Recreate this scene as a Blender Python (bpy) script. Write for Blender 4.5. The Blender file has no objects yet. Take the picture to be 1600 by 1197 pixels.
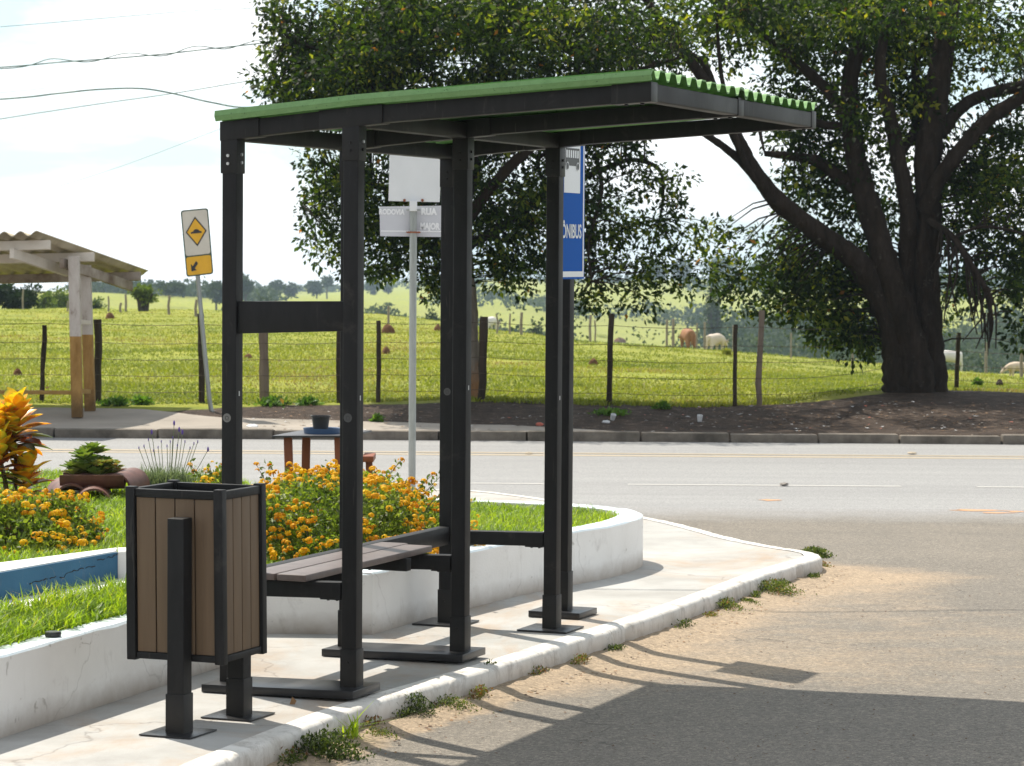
import bpy, bmesh, math, random
import numpy as np
from mathutils import Vector, Matrix, Quaternion
random.seed(7); rng = np.random.default_rng(11)
SC = bpy.context.scene
COL = SC.collection
R = math.radians

# ------------------------------------------------------------------ camera model
F_PX, PITCH, ROLL, CAMZ = 4500.0, 0.04475637, 0.00713, 1.975
def ray(px, py):
    u, v = px-800, py-598.5
    c, s = math.cos(ROLL), math.sin(ROLL)
    u, v = u*c+v*s, -u*s+v*c
    dx, dy, dz = u, F_PX, -v
    c, s = math.cos(PITCH), math.sin(PITCH)
    return dx, dy*c+dz*s, -dy*s+dz*c
def W(px, py, z=None, Y=None):
    """photo pixel -> world point on the plane z=... or at depth Y=..."""
    dx, dy, dz = ray(px, py)
    t = (z-CAMZ)/dz if Y is None else Y/dy
    return Vector((dx*t, dy*t, CAMZ+dz*t))

# ------------------------------------------------------------------ object helpers
def tag(o, label=None, cat=None, group=None, kind=None):
    if label: o['label'] = label
    if cat: o['category'] = cat
    if group: o['group'] = group
    if kind: o['kind'] = kind
    return o
def empty(name, loc, label, cat, group=None, rz=0):
    o = bpy.data.objects.new(name, None); COL.objects.link(o)
    o.location = loc; o.rotation_euler = (0, 0, rz); o.empty_display_size = .1
    return tag(o, label, cat, group)
def link(name, me, parent=None, mats=()):
    o = bpy.data.objects.new(name, me); COL.objects.link(o)
    for m in mats: me.materials.append(m)
    if parent is not None:
        o.parent = parent
        if parent.get('_abs', 1):
            o.matrix_parent_inverse = world_of(parent).inverted()
    return o
def world_of(o):
    m = Matrix.LocRotScale(o.location, o.rotation_euler, o.scale)
    if o.parent is not None:
        return world_of(o.parent) @ o.matrix_parent_inverse @ m
    return m
def smooth(me, angle=40):
    me.polygons.foreach_set('use_smooth', [True]*len(me.polygons))
    try: me.set_sharp_from_angle(angle=R(angle))
    except Exception: pass

class MB:
    """collects shapes into ONE mesh"""
    def __init__(s): s.v=[]; s.f=[]; s.m=[]
    def add(s, vs, fs, mi=0):
        n=len(s.v); s.v += [tuple(v) for v in vs]
        s.f += [tuple(i+n for i in f) for f in fs]; s.m += [mi]*len(fs)
        return s
    def hexa(s, p, mi=0):   # 8 pts: bottom 4 ccw, top 4 ccw
        return s.add(p, [(3,2,1,0),(4,5,6,7),(0,1,5,4),(1,2,6,5),(2,3,7,6),(3,0,4,7)], mi)
    def box(s, c, size, bx=(1,0,0), by=(0,1,0), bz=(0,0,1), mi=0):
        c=Vector(c); X=Vector(bx)*size[0]/2; Y=Vector(by)*size[1]/2; Z=Vector(bz)*size[2]/2
        return s.hexa([c-X-Y-Z,c+X-Y-Z,c+X+Y-Z,c-X+Y-Z,c-X-Y+Z,c+X-Y+Z,c+X+Y+Z,c-X+Y+Z], mi)
    def bar(s, p0, p1, w, h, up=(0,0,1), mi=0):
        p0=Vector(p0); p1=Vector(p1); d=(p1-p0); L=d.length; d.normalize()
        sd=d.cross(Vector(up))
        if sd.length<1e-5: sd=d.cross(Vector((1,0,0)))
        sd.normalize(); u=sd.cross(d)
        return s.box((p0+p1)/2,(L,w,h),d,sd,u,mi)
    def tube(s, pts, rad, n=8, mi=0, cap=True, jitter=0):
        pts=[Vector(p) for p in pts]
        if not hasattr(rad,'__len__'): rad=[rad]*len(pts)
        base=len(s.v); up=Vector((.31,.2,.93)); prev=None
        for i,p in enumerate(pts):
            d=(pts[min(i+1,len(pts)-1)]-pts[max(i-1,0)])
            if d.length<1e-7: d=Vector((0,0,1))
            d.normalize()
            if prev is None:
                a=d.cross(up)
                if a.length<1e-3: a=d.cross(Vector((1,0,0)))
                a.normalize()
            else:
                a=prev-d*prev.dot(d)
                if a.length<1e-5: a=d.cross(up)
                a.normalize()
            prev=a; b=d.cross(a)
            for k in range(n):
                t=2*math.pi*k/n; r=rad[i]*(1+(random.uniform(-jitter,jitter) if jitter else 0))
                s.v.append(tuple(p+a*(r*math.cos(t))+b*(r*math.sin(t))))
        for i in range(len(pts)-1):
            for k in range(n):
                k2=(k+1)%n
                s.f.append((base+i*n+k,base+i*n+k2,base+(i+1)*n+k2,base+(i+1)*n+k)); s.m.append(mi)
        if cap:
            s.f.append(tuple(base+k for k in reversed(range(n)))); s.m.append(mi)
            e=base+(len(pts)-1)*n; s.f.append(tuple(e+k for k in range(n))); s.m.append(mi)
        return s
    def lathe(s, prof, c=(0,0,0), n=20, mi=0, close=True):
        base=len(s.v); c=Vector(c)
        for r,z in prof:
            for k in range(n):
                t=2*math.pi*k/n; s.v.append((c.x+r*math.cos(t),c.y+r*math.sin(t),c.z+z))
        for i in range(len(prof)-1):
            for k in range(n):
                k2=(k+1)%n; s.f.append((base+i*n+k,base+i*n+k2,base+(i+1)*n+k2,base+(i+1)*n+k)); s.m.append(mi)
        if close:
            s.f.append(tuple(base+k for k in reversed(range(n)))); s.m.append(mi)
            e=base+(len(prof)-1)*n; s.f.append(tuple(e+k for k in range(n))); s.m.append(mi)
        return s
    def prism(s, poly, z0, z1, mi=0, top_mi=None):
        """vertical prism of a ccw xy polygon"""
        n=len(poly); b=len(s.v)
        s.v += [(p[0],p[1],z0) for p in poly]+[(p[0],p[1],z1) for p in poly]
        s.f.append(tuple(b+i for i in reversed(range(n)))); s.m.append(mi)
        s.f.append(tuple(b+n+i for i in range(n))); s.m.append(mi if top_mi is None else top_mi)
        for i in range(n):
            j=(i+1)%n; s.f.append((b+i,b+j,b+n+j,b+n+i)); s.m.append(mi)
        return s
    def build(s, name, mats, parent=None, bevel=0, seg=2, smo=None):
        if not isinstance(mats,(list,tuple)): mats=[mats]
        me=bpy.data.meshes.new(name); me.from_pydata(s.v,[],s.f)
        me.polygons.foreach_set('material_index', s.m)
        bm=bmesh.new(); bm.from_mesh(me)
        bmesh.ops.recalc_face_normals(bm, faces=bm.faces)
        if bevel:
            es=[e for e in bm.edges if len(e.link_faces)==2 and e.calc_face_angle(0)>R(25)]
            bmesh.ops.bevel(bm, geom=es, offset=bevel, segments=seg, profile=.6, affect='EDGES', clamp_overlap=True)
        bm.to_mesh(me); bm.free()
        if smo or bevel: smooth(me, smo or 35)
        return link(name, me, parent, mats)

def mesh_np(name, V, Fq, mats, parent=None, col=None, smo=False, attr='tint'):
    """fast mesh from numpy arrays; Fq (M,k)"""
    me=bpy.data.meshes.new(name); V=np.asarray(V,dtype=np.float32); Fq=np.asarray(Fq,dtype=np.int32)
    me.vertices.add(len(V)); me.vertices.foreach_set('co', V.ravel())
    m,k=Fq.shape
    me.loops.add(m*k); me.loops.foreach_set('vertex_index', Fq.ravel())
    me.polygons.add(m); me.polygons.foreach_set('loop_start', np.arange(0,m*k,k,dtype=np.int32))
    me.polygons.foreach_set('loop_total', np.full(m,k,dtype=np.int32))
    me.update(calc_edges=True); me.validate()
    if col is not None:
        col=np.asarray(col,dtype=np.float32)
        if col.ndim==1:
            a=me.attributes.new(attr,'FLOAT','POINT'); a.data.foreach_set('value', col)
        else:
            a=me.attributes.new(attr,'FLOAT_COLOR','POINT')
            c4=np.ones((len(col),4),dtype=np.float32); c4[:,:3]=col; a.data.foreach_set('color', c4.ravel())
    if smo: me.polygons.foreach_set('use_smooth',[True]*m)
    if not isinstance(mats,(list,tuple)): mats=[mats]
    return link(name, me, parent, mats)

def copy_tree(o, parent=None):
    c=o.copy(); COL.objects.link(c)
    if parent is not None: c.parent=parent
    for ch in list(o.children): copy_tree(ch, c)
    return c

def text_mesh(s, size, mat, name, parent, M, extrude=.0008, sx=1.0, bold=0.0, mirror=False):
    cu=bpy.data.curves.new('lettering_curve','FONT'); cu.body=s; cu.size=size; cu.align_x='CENTER'; cu.align_y='CENTER'
    cu.extrude=extrude; cu.offset=bold; cu.resolution_u=4
    t=bpy.data.objects.new('lettering_tmp',cu); COL.objects.link(t)
    dg=bpy.context.evaluated_depsgraph_get(); dg.update()
    me=bpy.data.meshes.new_from_object(t.evaluated_get(dg)); bpy.data.objects.remove(t); bpy.data.curves.remove(cu)
    me.transform(Matrix.Diagonal((sx,1,1,1))); me.transform(M); me.materials.clear()
    return link(name, me, parent, [mat])

def skin_mesh(verts, edges, radii, root=0, sub=1):
    me=bpy.data.meshes.new('body_tmp'); me.from_pydata(verts,edges,[])
    o=bpy.data.objects.new('body_tmp',me); COL.objects.link(o)
    o.modifiers.new('s','SKIN')
    for i,sv in enumerate(me.skin_vertices[0].data):
        r=radii[i]; sv.radius=r if hasattr(r,'__len__') else (r,r); sv.use_root=(i==root)
    m=o.modifiers.new('u','SUBSURF'); m.levels=sub; m.render_levels=sub
    dg=bpy.context.evaluated_depsgraph_get(); dg.update()
    out=bpy.data.meshes.new_from_object(o.evaluated_get(dg)); bpy.data.objects.remove(o)
    out.polygons.foreach_set('use_smooth',[True]*len(out.polygons))
    return out

# ------------------------------------------------------------------ materials
def mat(name, base=(.5,.5,.5), rough=.7, metal=0, spec=.5):
    m=bpy.data.materials.new(name); m.use_nodes=True
    b=m.node_tree.nodes['Principled BSDF']
    b.inputs['Base Color'].default_value=(*base,1); b.inputs['Roughness'].default_value=rough
    b.inputs['Metallic'].default_value=metal; b.inputs['Specular IOR Level'].default_value=spec
    return m
def nd(m,t,**kw):
    n=m.node_tree.nodes.new(t)
    for k,v in kw.items(): setattr(n,k,v)
    return n
def ln(m,a,b): m.node_tree.links.new(a,b)
def bsdf(m): return m.node_tree.nodes['Principled BSDF']
def coords(m, kind='Object', scale=(1,1,1)):
    tc=nd(m,'ShaderNodeTexCoord'); mp=nd(m,'ShaderNodeMapping'); mp.inputs['Scale'].default_value=scale
    if kind=='World':
        g=nd(m,'ShaderNodeNewGeometry'); ln(m,g.outputs['Position'],mp.inputs['Vector'])
    else: ln(m,tc.outputs[kind],mp.inputs['Vector'])
    return mp.outputs['Vector']
def noise(m, vec, scale, detail=4, rough=.55, dist=0):
    n=nd(m,'ShaderNodeTexNoise'); n.inputs['Scale'].default_value=scale; n.inputs['Detail'].default_value=detail
    n.inputs['Roughness'].default_value=rough; n.inputs['Distortion'].default_value=dist
    if vec is not None: ln(m,vec,n.inputs['Vector'])
    return n.outputs['Fac']
def ramp(m, fac, stops):
    r=nd(m,'ShaderNodeValToRGB'); e=r.color_ramp.elements
    while len(e)<len(stops): e.new(.5)
    for i,(p,c) in enumerate(stops):
        e[i].position=p; e[i].color=(*c,1) if len(c)==3 else c
    if fac is not None: ln(m,fac,r.inputs['Fac'])
    return r.outputs['Color']
def mixc(m, fac, a, b, mode='MIX'):
    n=nd(m,'ShaderNodeMix',data_type='RGBA',blend_type=mode)
    for s,v in ((n.inputs[0],fac),(n.inputs[6],a),(n.inputs[7],b)):
        if isinstance(v,(int,float)): s.default_value=v
        elif isinstance(v,tuple): s.default_value=(*v,1)
        else: ln(m,v,s)
    return n.outputs[2]
def mth(m, op, a, b=0, clamp=False):
    n=nd(m,'ShaderNodeMath',operation=op); n.use_clamp=clamp
    for s,v in ((n.inputs[0],a),(n.inputs[1],b)):
        if isinstance(v,(int,float)): s.default_value=v
        else: ln(m,v,s)
    return n.outputs[0]
def bump(m, h, strength=.3, dist=.01, chain=None):
    b=nd(m,'ShaderNodeBump'); b.inputs['Strength'].default_value=strength; b.inputs['Distance'].default_value=dist
    ln(m,h,b.inputs['Height'])
    if chain is not None: ln(m,chain,b.inputs['Normal'])
    return b.outputs['Normal']
def setc(m,c): ln(m,c,bsdf(m).inputs['Base Color'])
def setn(m,n): ln(m,n,bsdf(m).inputs['Normal'])
def setr(m,r): ln(m,r,bsdf(m).inputs['Roughness'])
def noisy(name, c1, c2, scale=8, rough=.7, bscale=60, bs=.25, bd=.003, spec=.5, stretch=(1,1,1), kind='World', metal=0):
    m=mat(name,c1,rough,metal,spec); v=coords(m,kind,stretch)
    n1=noise(m,v,scale,5,.6); setc(m,ramp(m,n1,[(.3,c1),(.72,c2)]))
    setn(m,bump(m,noise(m,v,bscale,4,.6),bs,bd)); return m
def leafmat(name, cols, trans=.5, rough=.5, spec=.35, tcol=None):
    """per-leaf tint 0..1 through a colour ramp, thin translucent leaf"""
    m=mat(name,cols[0][1],rough,0,spec); nt=m.node_tree; b=bsdf(m)
    at=nd(m,'ShaderNodeAttribute'); at.attribute_name='tint'
    c=ramp(m,at.outputs['Fac'],cols); ln(m,c,b.inputs['Base Color'])
    tr=nd(m,'ShaderNodeBsdfTranslucent')
    ln(m, mixc(m,1.0,c,tcol or (1.55,1.6,.55),'MULTIPLY'), tr.inputs['Color'])
    mx=nd(m,'ShaderNodeMixShader'); mx.inputs[0].default_value=trans
    ln(m,b.outputs[0],mx.inputs[1]); ln(m,tr.outputs[0],mx.inputs[2])
    ln(m,mx.outputs[0],nt.nodes['Material Output'].inputs['Surface'])
    return m

M={}
# dark recycled-plastic lumber of the shelter: satin, fine grain, scuffs
def lumber(name,c1,c2,rough):
    m=mat(name,c1,rough,0,.20); v=coords(m,'World',(1,1,.25))
    n1=noise(m,v,22,5,.65); n2=noise(m,coords(m,'World'),3.5,3,.6)
    c=ramp(m,n1,[(.3,c1),(.75,c2)])
    g=noise(m,coords(m,'World'),5,6,.75,.6)
    dust=ramp(m,g,[(.58,(0,0,0)),(.75,(1,1,1))])
    fac=mth(m,'MULTIPLY',dust,.42)
    sc_=ramp(m,noise(m,coords(m,'World',(1.4,1.4,.09)),42,4,.65,.2),[(.63,(0,0,0)),(.69,(1,1,1))]); fac=mth(m,'MAXIMUM',fac,mth(m,'MULTIPLY',sc_,.35))
    g_=nd(m,'ShaderNodeNewGeometry'); z_=nd(m,'ShaderNodeSeparateXYZ'); ln(m,g_.outputs['Position'],z_.inputs[0])
    ft=ramp(m,mth(m,'ADD',z_.outputs['Z'],mth(m,'MULTIPLY',noise(m,coords(m,'World'),14,5,.7),.16)),[(.22,(1,1,1)),(.42,(0,0,0))]); fac=mth(m,'MAXIMUM',fac,mth(m,'MULTIPLY',ft,.38))
    setc(m,mixc(m,fac,c,(.075,.068,.060)))
    setr(m,mth(m,'ADD',mth(m,'MULTIPLY',n2,.25),rough-.12))
    setn(m,bump(m,noise(m,coords(m,'World',(1,1,.15)),180,3,.6),.25,.0015)); return m
M['lumber']=lumber('charcoal_plastic_lumber',(.0105,.0103,.0108),(.0185,.018,.0185),.52)
M['collar']=lumber('charcoal_painted_steel',(.0135,.0132,.0135),(.021,.0205,.0205),.45)
M['plate']=noisy('blackened_steel_plate',(.014,.014,.016),(.026,.026,.028),9,.30,120,.05,.0006,.42)
M['slatseat']=noisy('brown_grey_seat_lumber',(.10,.075,.068),(.15,.115,.105),18,.42,150,.2,.001,.5,(1,1,1))
def brownslat():
    m=mat('brown_plastic_slat',(.1,.06,.04),.62,0,.35); v=coords(m,'World',(1,1,.1))
    n1=noise(m,v,26,5,.65); c=ramp(m,n1,[(.28,(.112,.073,.043)),(.75,(.158,.106,.064))]); oi=nd(m,'ShaderNodeObjectInfo'); c=mixc(m,mth(m,'MULTIPLY',oi.outputs['Random'],.30),c,(.175,.122,.074))
    st_=ramp(m,noise(m,coords(m,'World',(1.3,1.3,.1)),30,5,.7,.3),[(.60,(0,0,0)),(.70,(1,1,1))]); c=mixc(m,mth(m,'MULTIPLY',st_,.30),c,(.075,.048,.032))
    setc(m,c); setn(m,bump(m,noise(m,coords(m,'World',(1,1,.06)),210,3,.6),.3,.001)); return m
M['slat']=brownslat()
M['bolt']=mat('galvanised_bolt',(.55,.55,.55),.35,.9)
def greenroof():
    m=mat('green_roof_sheet',(.12,.4,.1),.6,0,.35); v=coords(m,'World')
    n=noise(m,v,30,6,.7); n2=noise(m,v,3,3,.5)
    c=ramp(m,n,[(.3,(.155,.32,.11)),(.7,(.22,.43,.17))]); c=mixc(m,mth(m,'MULTIPLY',n2,.55),c,(.29,.43,.22)); dr=ramp(m,noise(m,coords(m,'World',(3,.6,1)),5,6,.75),[(.55,(0,0,0)),(.75,(1,1,1))]); c=mixc(m,mth(m,'MULTIPLY',dr,.45),c,(.10,.17,.075))
    sp=ramp(m,noise(m,v,95,2,.5),[(.66,(0,0,0)),(.72,(1,1,1))]); c=mixc(m,mth(m,'MULTIPLY',sp,.7),c,(.04,.09,.035))
    setc(m,c); setn(m,bump(m,n,.3,.004))
    tr=nd(m,'ShaderNodeBsdfTranslucent'); ln(m,mixc(m,1.0,c,(1.2,1.3,.9),'MULTIPLY'),tr.inputs['Color']); mx=nd(m,'ShaderNodeMixShader'); mx.inputs[0].default_value=.20
    ln(m,bsdf(m).outputs[0],mx.inputs[1]); ln(m,tr.outputs[0],mx.inputs[2]); ln(m,mx.outputs[0],m.node_tree.nodes['Material Output'].inputs['Surface']); return m
M['roof']=greenroof()
M['white']=noisy('white_sign_enamel',(.66,.68,.70),(.72,.74,.76),5,.4,80,.05,.001)
M['signgrey']=noisy('faded_sign_back',(.50,.51,.56),(.56,.57,.62),6,.5,80,.05,.001)
M['letterpale']=mat('faded_white_lettering',(.80,.81,.84),.5)
M['blue']=mat('blue_sign_enamel',(.002,.092,.41),.55,0,.06)
M['signwhite']=mat('white_sign_vinyl',(.72,.74,.76),.35)
M['black']=mat('black_sign_vinyl',(.02,.02,.022),.45)
M['yellow']=noisy('yellow_sign_vinyl',(.72,.38,.01),(.80,.44,.02),9,.5,80,.05,.001)
M['cream']=noisy('cream_sign_enamel',(.58,.54,.46),(.66,.62,.53),7,.5,80,.05,.001)
M['greenedge']=mat('dark_green_edge',(.03,.07,.04),.5)
M['galv']=noisy('galvanised_tube',(.27,.29,.28),(.37,.39,.38),30,.42,120,.1,.001,.5,(1,1,.2),'World',.55)
M['rust']=noisy('rusty_clamp',(.20,.06,.03),(.30,.11,.05),40,.8)

# ------------------------------------------------------------------ sun, sky, camera
SUN_EL, SUN_AZ = R(56.2), math.atan2(-.60,.80)        # azimuth measured from +Y towards +X
sdir=Vector((math.sin(SUN_AZ)*math.cos(SUN_EL), math.cos(SUN_AZ)*math.cos(SUN_EL), math.sin(SUN_EL)))
sl=bpy.data.lights.new('sun','SUN'); sl.energy=5.0; sl.angle=R(.55); sl.color=(1,.925,.80)
so=bpy.data.objects.new('sun',sl); COL.objects.link(so); so.rotation_euler=sdir.to_track_quat('Z','Y').to_euler()
so.location=(-20,30,50)
wd=bpy.data.worlds.new('World'); SC.world=wd; wd.use_nodes=True
nt=wd.node_tree; bg=nt.nodes['Background']
sky=nt.nodes.new('ShaderNodeTexSky'); sky.sky_type='NISHITA'; sky.sun_disc=False
sky.sun_elevation=SUN_EL; sky.sun_rotation=SUN_AZ; sky.altitude=600; sky.air_density=1.0; sky.dust_density=1.5
class _W: node_tree=nt
w=_W
tc=nt.nodes.new('ShaderNodeTexCoord'); mp=nt.nodes.new('ShaderNodeMapping'); mp.inputs['Scale'].default_value=(1,1,2.6)
nt.links.new(tc.outputs['Generated'],mp.inputs['Vector'])
cl=noise(w,mp.outputs['Vector'],4.2,7,.58,.5)
cm=ramp(w,cl,[(.44,(0,0,0)),(.57,(1,1,1))])
cloud=mixc(w,noise(w,mp.outputs['Vector'],7,5,.6),(9.6,9.9,10.3),(12.0,12.0,12.0))
sx=nt.nodes.new('ShaderNodeSeparateXYZ'); nt.links.new(tc.outputs['Generated'],sx.inputs[0])
facing=ramp(w,mth(w,'ADD',mth(w,'MULTIPLY',sx.outputs['Y'],.5),.5),[(.38,(.12,.12,.12)),(.72,(1,1,1))])   # cloud bank thins out away from the sun
cm=mth(w,'MULTIPLY',cm,facing)
hzf=mth(w,'MULTIPLY',facing,.62)
lowsky=mixc(w,facing,(8.2,7.9,7.4),(6.5,8.4,9.2))
hzf=mth(w,'ADD',mth(w,'MULTIPLY',facing,.10),.52)
skyc=mixc(w,cm,mixc(w,hzf,sky.outputs['Color'],lowsky),cloud)
nt.links.new(skyc,bg.inputs['Color']); bg.inputs['Strength'].default_value=.105

cd=bpy.data.cameras.new('camera'); cam=bpy.data.objects.new('camera',cd); COL.objects.link(cam); SC.camera=cam
cd.sensor_width=36; cd.lens=F_PX/1600*36; cd.clip_start=.1; cd.clip_end=6000
cam.matrix_world=Matrix.Translation((0,0,CAMZ)) @ Matrix.Rotation(math.pi/2-PITCH,4,'X') @ Matrix.Rotation(ROLL,4,'Z')
cd.dof.use_dof=True; cd.dof.focus_distance=12.2; cd.dof.aperture_fstop=13.0
SC.view_settings.view_transform='Standard'; SC.view_settings.look='None'
SC.view_settings.exposure=.42; SC.view_settings.gamma=1
SC.render.engine='CYCLES'
SC.cycles.max_bounces=8; SC.cycles.transparent_max_bounces=8; SC.cycles.diffuse_bounces=4


# ================================================================== GROUND AND SETTING
WALK=.15
def sstep(a,b,x):
    t=np.clip((np.asarray(x,float)-a)/(b-a),0,1); return t*t*(3-2*t)
def vnoise(x,y,seed=0):
    x=np.asarray(x,float); y=np.asarray(y,float)
    xi=np.floor(x).astype(np.int64); yi=np.floor(y).astype(np.int64); xf=x-xi; yf=y-yi
    def h(a,b):
        n=(a*374761393+b*668265263+seed*982451653)&0x7fffffff
        n=((n^(n>>13))*1274126177)&0x7fffffff
        return ((n^(n>>16))&0xffff)/65535.0
    u=xf*xf*(3-2*xf); v=yf*yf*(3-2*yf)
    return (h(xi,yi)*(1-u)+h(xi+1,yi)*u)*(1-v)+(h(xi,yi+1)*(1-u)+h(xi+1,yi+1)*u)*v
def fbm(x,y,o=4,seed=0):
    s=0;a=.5
    for i in range(o): s=s+a*vnoise(np.asarray(x)*2**i,np.asarray(y)*2**i,seed+i); a*=.5
    return s/(1-.5**o)

# ---- island outline (top of the kerb)
near=[(-3.4,1.5),(-2.3,5.6),(-1.52,8.6)]+[W(x,y,WALK).xy[:] for x,y in
     [(330,1197),(420,1160),(560,1105),(700,1065),(800,1035),(900,1002),(1000,970),(1100,935),(1200,896),(1262,878)]]
tip=[W(x,y,WALK).xy[:] for x,y in [(1281,873),(1284,868),(1270,862)]]
far=[W(x,y,WALK).xy[:] for x,y in [(1220,855),(1150,842),(1100,828),(1050,815),(1000,806),(960,797),(905,788),(840,777),(760,767),(690,764)]]
far+= [(-3,22.45),(-12,22.5),(-40,22.5)]
outline=near+tip+far
def resample(poly, step):
    out=[]
    for (x0,y0),(x1,y1) in zip(poly[:-1],poly[1:]):
        n=max(1,int(math.hypot(x1-x0,y1-y0)/step))
        for i in range(n): out.append((x0+(x1-x0)*i/n,y0+(y1-y0)*i/n))
    out.append(poly[-1]); return out
def chaikin(p,it=2):
    for _ in range(it):
        q=[p[0]]
        for a,b in zip(p[:-1],p[1:]):
            q+=[(a[0]*.75+b[0]*.25,a[1]*.75+b[1]*.25),(a[0]*.25+b[0]*.75,a[1]*.25+b[1]*.75)]
        q.append(p[-1]); p=q
    return p
edge=resample(chaikin(outline,1),.035)
edge=np.array(edge)
tan=np.gradient(edge,axis=0); tan/=np.linalg.norm(tan,axis=1)[:,None]+1e-9
inw=np.stack([-tan[:,1],tan[:,0]],1)          # walking near->far, inside is on the left

M['concrete']=mat('pale_worn_concrete',(.4,.38,.35),.85,0,.25)
def _concrete(m):
    v=coords(m,'World'); c=ramp(m,noise(m,v,1.6,6,.62,.4),[(.33,(.31,.302,.285)),(.62,(.42,.415,.40))])
    st=ramp(m,noise(m,coords(m,'World',(1.1,.55,1)),1.5,6,.7,.9),[(.47,(0,0,0)),(.68,(1,1,1))])
    c=mixc(m,mth(m,'MULTIPLY',st,.55),c,(.36,.245,.15))
    gr=ramp(m,noise(m,v,3.3,6,.75),[(.57,(0,0,0)),(.74,(1,1,1))]); c=mixc(m,mth(m,'MULTIPLY',gr,.45),c,(.25,.235,.22))
    vo=nd(m,'ShaderNodeTexVoronoi',feature='DISTANCE_TO_EDGE'); vo.inputs['Scale'].default_value=.62
    ds=nd(m,'ShaderNodeVectorMath',operation='ADD'); nz=nd(m,'ShaderNodeTexNoise'); nz.inputs['Scale'].default_value=2.2; nz.inputs['Detail'].default_value=6
    ln(m,v,nz.inputs['Vector']); sc=nd(m,'ShaderNodeVectorMath',operation='SCALE'); sc.inputs['Scale'].default_value=.55; ln(m,nz.outputs['Color'],sc.inputs[0])
    ln(m,v,ds.inputs[0]); ln(m,sc.outputs[0],ds.inputs[1]); ln(m,ds.outputs[0],vo.inputs['Vector'])
    cr=ramp(m,vo.outputs['Distance'],[(.0,(1,1,1)),(.0045,(0,0,0))])
    c=mixc(m,mth(m,'MULTIPLY',cr,.42),c,(.10,.09,.08))
    spk=ramp(m,noise(m,v,120,2,.5),[(.69,(0,0,0)),(.74,(1,1,1))]); c=mixc(m,mth(m,'MULTIPLY',spk,.5),c,(.16,.14,.12))
    setc(m,c); h=noise(m,v,60,5,.7); setn(m,bump(m,mth(m,'SUBTRACT',h,mth(m,'MULTIPLY',cr,.6)),.45,.006))
_concrete(M['concrete'])
b=MB(); inner=[tuple(p) for p in (edge+inw*.10)[::6]]
b.prism(inner+[(-40,1.5)],.0,WALK)
tag(b.build('sidewalk',M['concrete']),kind='structure')

def whitewash(name, dirt=.5, c0=(.62,.60,.56), c1=(.76,.75,.72), low=None):
    m=mat(name,c1,.8,0,.25); v=coords(m,'World')
    c=ramp(m,noise(m,v,2.2,5,.6),[(.3,c0),(.65,c1)])
    d=ramp(m,noise(m,coords(m,'World',(1,1,.55)),9,7,.78,.5),[(.56 if dirt<.7 else .49,(0,0,0)),(.72,(1,1,1))])
    c=mixc(m,mth(m,'MULTIPLY',d,dirt),c,(.20,.17,.14))
    st=ramp(m,noise(m,coords(m,'World',(1,1,.12)),16,5,.7),[(.60,(0,0,0)),(.75,(1,1,1))])
    c=mixc(m,mth(m,'MULTIPLY',st,dirt*.55),c,(.34,.31,.27))
    if low is not None:
        g=nd(m,'ShaderNodeNewGeometry'); s=nd(m,'ShaderNodeSeparateXYZ'); ln(m,g.outputs['Position'],s.inputs[0])
        zz=mth(m,'ADD',s.outputs['Z'],mth(m,'MULTIPLY',noise(m,v,6,6,.7),.10))
        lo=ramp(m,mth(m,'MULTIPLY',mth(m,'SUBTRACT',zz,low),8),[(.0,(1,1,1)),(1,(0,0,0))])
        c=mixc(m,mth(m,'MULTIPLY',lo,.82),c,(.30,.225,.155))
    ch=noise(m,coords(m,'World',(1,1,1.3)),7.5,9,.72,.9); chf=ramp(m,ch,[(.635,(0,0,0)),(.648,(1,1,1))]); c=mixc(m,mth(m,'MULTIPLY',chf,.55+.3*(dirt>.7)),c,(.33,.30,.265))
    vo=nd(m,'ShaderNodeTexVoronoi',feature='DISTANCE_TO_EDGE'); vo.inputs['Scale'].default_value=.75; nz=nd(m,'ShaderNodeTexNoise'); nz.inputs['Scale'].default_value=3; nz.inputs['Detail'].default_value=7; ln(m,v,nz.inputs['Vector'])
    s2_=nd(m,'ShaderNodeVectorMath',operation='SCALE'); s2_.inputs['Scale'].default_value=.35; ln(m,nz.outputs['Color'],s2_.inputs[0]); a2_=nd(m,'ShaderNodeVectorMath',operation='ADD'); ln(m,v,a2_.inputs[0]); ln(m,s2_.outputs[0],a2_.inputs[1]); ln(m,a2_.outputs[0],vo.inputs['Vector'])
    crk=ramp(m,vo.outputs['Distance'],[(0,(1,1,1)),(.0032,(0,0,0))]); c=mixc(m,mth(m,'MULTIPLY',crk,.25),c,(.22,.20,.18))
    setc(m,c); setn(m,bump(m,mth(m,'SUBTRACT',noise(m,v,70,5,.7),mth(m,'MULTIPLY',chf,.8)),.4,.005)); return m
M['kerbwhite']=whitewash('whitewashed_kerb',.75,(.58,.56,.52),(.72,.70,.67),low=.078)
n=len(edge)
jit=(fbm(np.arange(n)*.17,np.arange(n)*.0,3,5)-.5)
arc=np.concatenate([[0],np.cumsum(np.linalg.norm(np.diff(edge,axis=0),axis=1))])
gap=np.where((arc%1.02)<.034,1.0,0.0)
prof=[(-.014,-.03),(-.006,.09),(-.003,.134),(.008,.149),(.030,.1525),(.105,.1535)]
V=[];Fq=[]
for i in range(n):
    for k,(o,z) in enumerate(prof):
        jj=jit[i]*.022+random.uniform(-.0018,.0018)+gap[i]*(.0 if k==5 else .022)
        p=edge[i]+inw[i]*(o+(jj if k<5 else 0)); V.append((p[0],p[1],z-(gap[i]*.02 if 1<k<5 else 0)+ (random.uniform(-.0016,.0016) if k in(2,3,4) else 0)))
K=len(prof)
for i in range(n-1):
    for k in range(K-1): Fq.append((i*K+k,(i+1)*K+k,(i+1)*K+k+1,i*K+k+1))
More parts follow.
